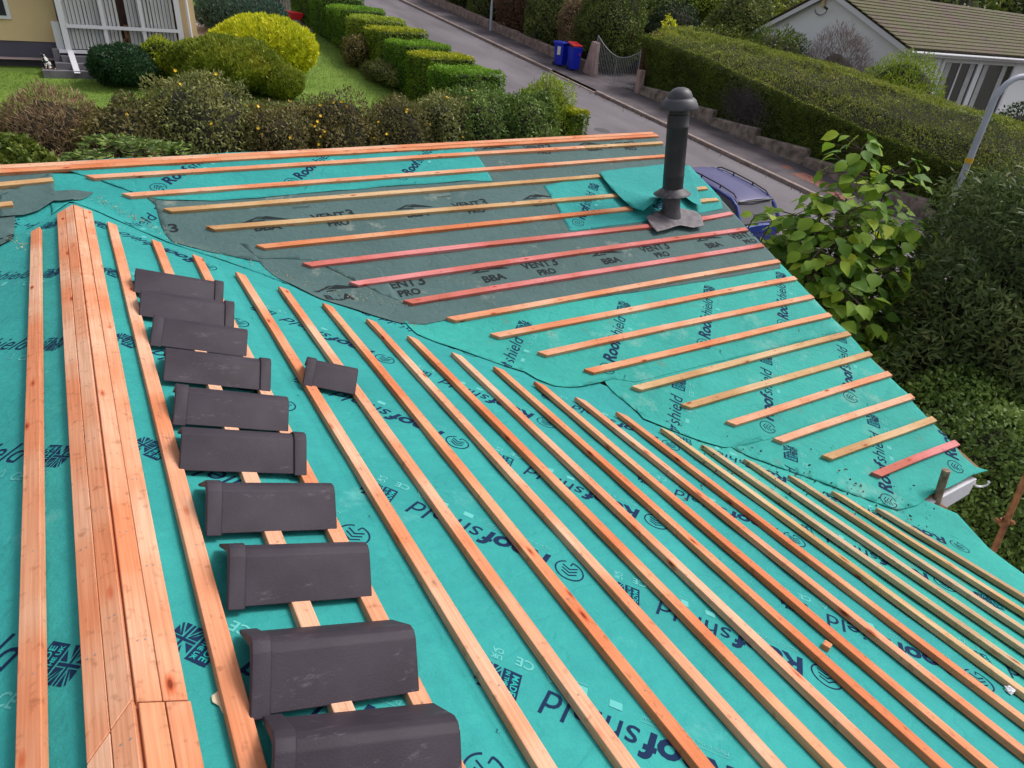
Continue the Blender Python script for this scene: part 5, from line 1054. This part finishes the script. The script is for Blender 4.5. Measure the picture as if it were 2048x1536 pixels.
FH = [(-2.3, 10.7, 1.5, .9, 1.85, 'brown', 'brown dry shrub at the far left of the boundary hedge', .13, 7, .9, 0), (-1.1, 9.6, .9, .7, 1.5, 'mid', 'leafy green bush low at the left edge of the boundary hedge', .12, 1.7, .2, 0), (-.35, 10.7, 1.1, .9, 1.95, 'brown', 'brown twiggy shrub second from the left in the boundary hedge', .12, 7, .9, 0), (0.9, 10.6, 1.05, .9, 2.0, 'hyper', 'dark brownish green shrub in front of the dark juniper', .08, 2.2, .3, 3),
      (2.35, 10.9, 1.35, 1.0, 2.45, 'grey', 'grey-green rounded shrub, tallest in the left of the boundary hedge', .085, 2.8, .5, 5), (3.9, 10.6, 1.1, .9, 1.95, 'hyper', 'flowering shrub with yellow blooms right of the grey-green one', .08, 2.4, .3, 12), (5.3, 10.8, 1.15, .9, 1.95, 'hyper', 'hypericum shrub with yellow flowers in front of the olive conifer', .08, 2.4, .3, 9),
      (6.9, 10.9, 1.15, .9, 1.85, 'hyper', 'brownish hypericum shrub in front of the open lawn', .08, 2.4, .3, 8), (8.3, 10.9, 1.1, .9, 1.95, 'grey', 'greyish shrub in front of the lawn corner', .085, 2.4, .4, 4), (9.4, 10.8, 1.15, 1.0, 2.15, 'small', 'green small-leaved shrub in the boundary hedge right of the lawn', .08, 2.0, .3, 2),
      (10.6, 10.6, 1.1, 1.0, 2.3, 'small', 'dense green shrub near the road end of the boundary hedge', .085, 2.0, .5, 0), (11.5, 10.9, .95, .8, 2.35, 'bright', 'feathery light green shrub at the road end of the boundary hedge', .11, 4.5, 1.0, 0)]
for i, (x, y, rx, ry, h, lm, lab, sz, asp, up, nf) in enumerate(FH):
    t = bush('boundary_shrub', lab, 'shrub', x, y, rx, ry, h, 12000, sz, lm, aspect=asp, up=up, seed=120 + i, amp=.22, freq=3.0, shell=.3, group='shrubs of the mixed boundary hedge')
    if nf: fl(t, max(2, nf), (x, y, G(0, y) + h * .48), (rx, ry, h * .52), YEL, .045, i)
block('yellow-green clipped hedge end beside the road', 10.0, 11.2, 1.75, 'hedgey', x0=11.8, x1=12.5, n=6000, seed=140)
bush('dry_shrub', 'pinkish brown dry low shrub just behind the ridge batten', 'shrub', 4.0, 9.2, .8, .6, 1.35, 4000, .09, 'brown', aspect=4, seed=141, amp=.3, up=.4)
# sumac-like fronds
def fronds(x, y, h, label, n=9, seed=0):
    g = G(0, y); t = thing('fern_leaved_shrub', label, 'shrub', (x, y, g), 'fern-leaved plants behind the ridge'); P, N = [], []; rr = random.Random(seed); m = MB(); m.tube([(x, y, g), (x, y, g + h)], [.03, .015], 6)
    for k in range(n):
        a = 2 * pi * k / n + rr.uniform(-.2, .2); L = rr.uniform(.35, .55)
        pts = [Vector((x + cos(a) * L * s_, y + sin(a) * L * s_, g + h + .18 * sin(pi * s_ * .8) - .12 * s_ * s_)) for s_ in [i / 6 for i in range(7)]]; m.tube(pts, .006, 4)
        for i in range(26):
            s_ = .12 + .88 * i / 26; j = min(5, int(s_ * 6)); p = pts[j].lerp(pts[j + 1], s_ * 6 - j); sd_ = Vector((-sin(a), cos(a), 0)) * (1 if i % 2 else -1); P.append(tuple(p)); N.append(tuple(sd_ + Vector((cos(a), sin(a), 0)) * .4))
    m.build('stems_or_fill', BARK, t, True); leaves('fronds', np.array(P), np.array(N), .13, LM['small'], t, 3.4, .12, 0.05)
for i, (px, py) in enumerate(((225, 288), (285, 296), (330, 300), (175, 318))):
    p = atd(px, py, 12.2 + .5 * i); fronds(p.x, p.y, p.z - G(0, p.y) - .05, ['fern-leaved plant with spreading fronds, left of the others behind the ridge', 'middle fern-leaved plant behind the ridge', 'fern-leaved plant nearest the yellow flowers', 'lowest fern-leaved plant at the ridge line'][i], 10, i)
# near trees to the right of the verge
def bigleaf(label, base, tops, nleaf, L0, seed, name='broadleaf_tree', group=None):
    rr = random.Random(seed); t = thing(name, label, 'tree', base, group); V, F, TT = [], [], []; m = MB(); base = Vector(base)
    nodes = []
    for tp in tops:
        tp = Vector(tp); mid = base.lerp(tp, .5) + Vector((rr.uniform(-.2, .2), rr.uniform(-.2, .2), .3)); pts = [base, base.lerp(mid, .5), mid, mid.lerp(tp, .5) + Vector((0, 0, .05)), tp]
        m.tube(pts, [.045, .035, .025, .014, .006], 7)
        for i in range(3): 
            for s_ in np.linspace(0, 1, 5): (i >= 1 or s_ > .5) and nodes.append((pts[i + 1].lerp(pts[i + 2 if i < 3 else 4], float(s_)), (i + s_) / 3))
    leafs = 0
    outline = [(0, 0), (.18, .30), (.42, .46), (.68, .38), (.88, .18), (1.06, 0), (.88, -.18), (.68, -.38), (.42, -.46), (.18, -.30)]
    while leafs < nleaf:
        p, f = rr.choice(nodes); a = rr.uniform(0, 2 * pi); st = rr.uniform(.05, .55) * (1.2 - .6 * f); q = p + Vector((cos(a) * st, sin(a) * st, rr.uniform(-.12, .16)))
        if st > .2: m.tube([p, q], [.006, .003], 4, caps=False)
        L = L0 * rr.uniform(.55, 1.15); d = Vector((cos(a + rr.uniform(-.6, .6)), sin(a + rr.uniform(-.6, .6)), rr.uniform(-.75, .15))).normalized(); up_ = Vector((rr.uniform(-.5, .3), rr.uniform(-.6, .2), 1)); s = d.cross(up_).normalized(); u_ = s.cross(d)
        b = len(V); ce = q + d * L * .5 - u_ * L * .06; V += [tuple(ce)]; cur = rr.uniform(.1, .25)
        for (x_, y_) in outline: V.append(tuple(q + d * L * x_ + s * L * y_ + u_ * L * (abs(y_) * cur - .26 * x_ * x_ + .03 * sin(9 * x_ + 5 * y_))))
        F += [(b, b + 1 + k, b + 1 + (k + 1) % 10) for k in range(10)]; tv = rr.betavariate(2, 2.6) + .18 * max(0, f - .5) ; TT += [tv] * 11; leafs += 1
    me = bpy.data.meshes.new('foliage'); me.from_pydata(V, [], F); me.attributes.new('tint', 'FLOAT', 'POINT').data.foreach_set('value', np.array(TT, np.float32)); me.materials.append(LM['big']); me.polygons.foreach_set('use_smooth', [True] * len(me.polygons))
    o = bpy.data.objects.new('foliage', me); COL.objects.link(o); setpar(o, t); m.build('branches', BARK, t, True); return t
def TP(px, py, D): return tuple(atd(px, py, D))
bigleaf('young broad-leaved tree with large lime green leaves beside the verge', (7.7, -1.3, G(0, -1.3)), [TP(1722, 300, 8.7), TP(1790, 345, 8.6), TP(1650, 395, 8.4), TP(1700, 420, 8.2), TP(1590, 430, 8.6), TP(1760, 455, 8.9), TP(1560, 520, 8.4), TP(1640, 500, 7.9), TP(1745, 540, 8.3), TP(1690, 580, 7.9), TP(1600, 600, 8.1), TP(1790, 600, 8.8), TP(1660, 680, 8.0), TP(1750, 680, 8.4), TP(1820, 455, 8.9)], 3000, .18, 5)
bigleaf('small leafy sapling between the car and the verge', (7.0, 0.3, G(0, .3)), [TP(1510, 430, 8.3), TP(1545, 440, 8.5), TP(1490, 465, 8.2), TP(1535, 500, 8.3)], 80, .13, 6)
bush('evergreen_shrub', 'small-leaved dark shrub hiding the rear bumper of the blue car', 'shrub', 10.0, 1.15, .55, .55, 2.1, 6000, .06, 'mid', seed=150, amp=.2, aspect=2, z0=-3.6)
bush('narrow_leaved_bush', 'dark narrow-leaved bush with a few red blooms hiding the lamp post base', 'bush', 8.95, -2.6, 1.35, 1.5, 4.85, 60000, .10, 'ole', seed=151, amp=.26, aspect=4, spread=1.1, gap=.25, shell=.45, freq=3.5, k=.6)
for i, (x, y, h) in enumerate(((40, 23, 7), (47, 22, 7.5), (54, 20, 8), (62, 14, 9), (58, 6, 8))): bush('background_tree', 'dark tree behind the white house, number %s from the left' % ['one', 'two', 'three', 'four', 'five'][i], 'tree', x, y, 4.5, 4.5, h, 7000, .3, 'mid', seed=170 + i, group='trees behind the white house')
t = bush('bottlebrush_bush', 'dark upright bush at the right edge behind the narrow-leaved one', 'bush', 10.4, -3.4, 1.5, 1.4, 4.5, 30000, .085, 'ole', seed=152, amp=.18, aspect=5)
fl(t, 10, (10.2, -3.2, -2.2), (1.5, 1.4, 2.2), REDF, .03, 3)
bush('small_leaved_shrub', 'light green small-leaved shrub below the verge, right of the fascia', 'shrub', 7.75, -3.5, 1.45, 1.35, 2.95, 60000, .055, 'small', seed=153, amp=.16, aspect=1.8, gap=.15, shell=.3, spread=1.1)
bush('dark_hedge_bush', 'dark shaded bush at the foot of the scaffold pole', 'bush', 8.3, -1.6, 1.5, 1.6, 2.3, 26000, .075, 'mid', seed=154, amp=.2, aspect=2)
bush('dark_hedge_bush', 'dark bush under the eaves at the lower right corner', 'bush', 6.9, -5.3, 1.3, 1.3, 1.9, 22000, .055, 'dark', seed=155, amp=.2, aspect=2)

# small loose matter on the roof: moss crumbs and dead leaf bits in the valley, sawdust
P, N = [], []; rr = random.Random(11)
for i in range(150):
    t = rr.random(); px = 1380 + 520 * t + rr.gauss(0, 45); py = 890 + 130 * t + rr.gauss(22, 34); p = roofhit(px, py)
    if p.x < 4.55 and p.y > -4.6: P.append((p.x, p.y, roofz(p.x, p.y) + .022)); N.append((rr.gauss(0, .5), rr.gauss(0, .5), .6))
o = leaves('debris', np.array(P), np.array(N), .020, BARK, None, 1.6, .4); tag(o, 'dark moss crumbs and dead leaf bits scattered on the membrane near the valley foot', 'debris', kind='stuff')
P, N = [], []
for (x0, y0, x1, y1, n_) in ((190, 400, 330, 470, 160), (330, 480, 760, 620, 160), (20, 480, 60, 500, 60), (700, 585, 830, 620, 50)):
    for i in range(n_):
        t = rr.random(); p = roofhit(x0 + (x1 - x0) * t + rr.gauss(0, 5), y0 + (y1 - y0) * t + rr.gauss(0, 4)); P.append((p.x, p.y, roofz(p.x, p.y) + .019)); N.append((rr.gauss(0, .5), rr.gauss(0, .5), .6))
o = leaves('sawdust', np.array(P), np.array(N), .012, M('sawdust_chips', (0.55, 0.36, 0.2)), None, 2.5, .5); tag(o, 'pale sawdust and wood chips along the cut batten ends by the valley', 'sawdust', kind='stuff')
pts = [(432, 1362), (438, 1380), (422, 1392), (424, 1404), (438, 1412), (450, 1436), (462, 1462), (474, 1475), (468, 1440), (456, 1400), (450, 1366)]
V = [hit(a, b, NA, .004) for a, b in pts] + [hit(a, b, NA, .016) for a, b in pts]; k = len(pts); m = MB(); m.add(V, [tuple(range(k, 2 * k))] + [(i, (i + 1) % k, k + (i + 1) % k, k + i) for i in range(k)])
tag(m.build('foam_smear', M('cream_foam', (0.62, 0.5, 0.34), (0.7, 0.58, 0.42), 30, .9, .5, 60), None, bevel=.003), 'ragged cream foam smear along the left edge of the first batten near the camera', 'foam smear')
m = MB(); c = Vector((16.4, 14.2, G(0, 14.2) - .008)); ring = [c + Vector((.3 * cos(a), .3 * sin(a), .13 * .3 * sin(a))) for a in [2 * pi * k / 24 for k in range(24)]]
m.add(ring, [tuple(range(24))]); tag(m.build('manhole_cover', M('cast_iron', (0.05, 0.045, 0.05), (0.09, 0.08, 0.085), 30, .7)), 'round cast iron manhole cover in the road', 'manhole cover')
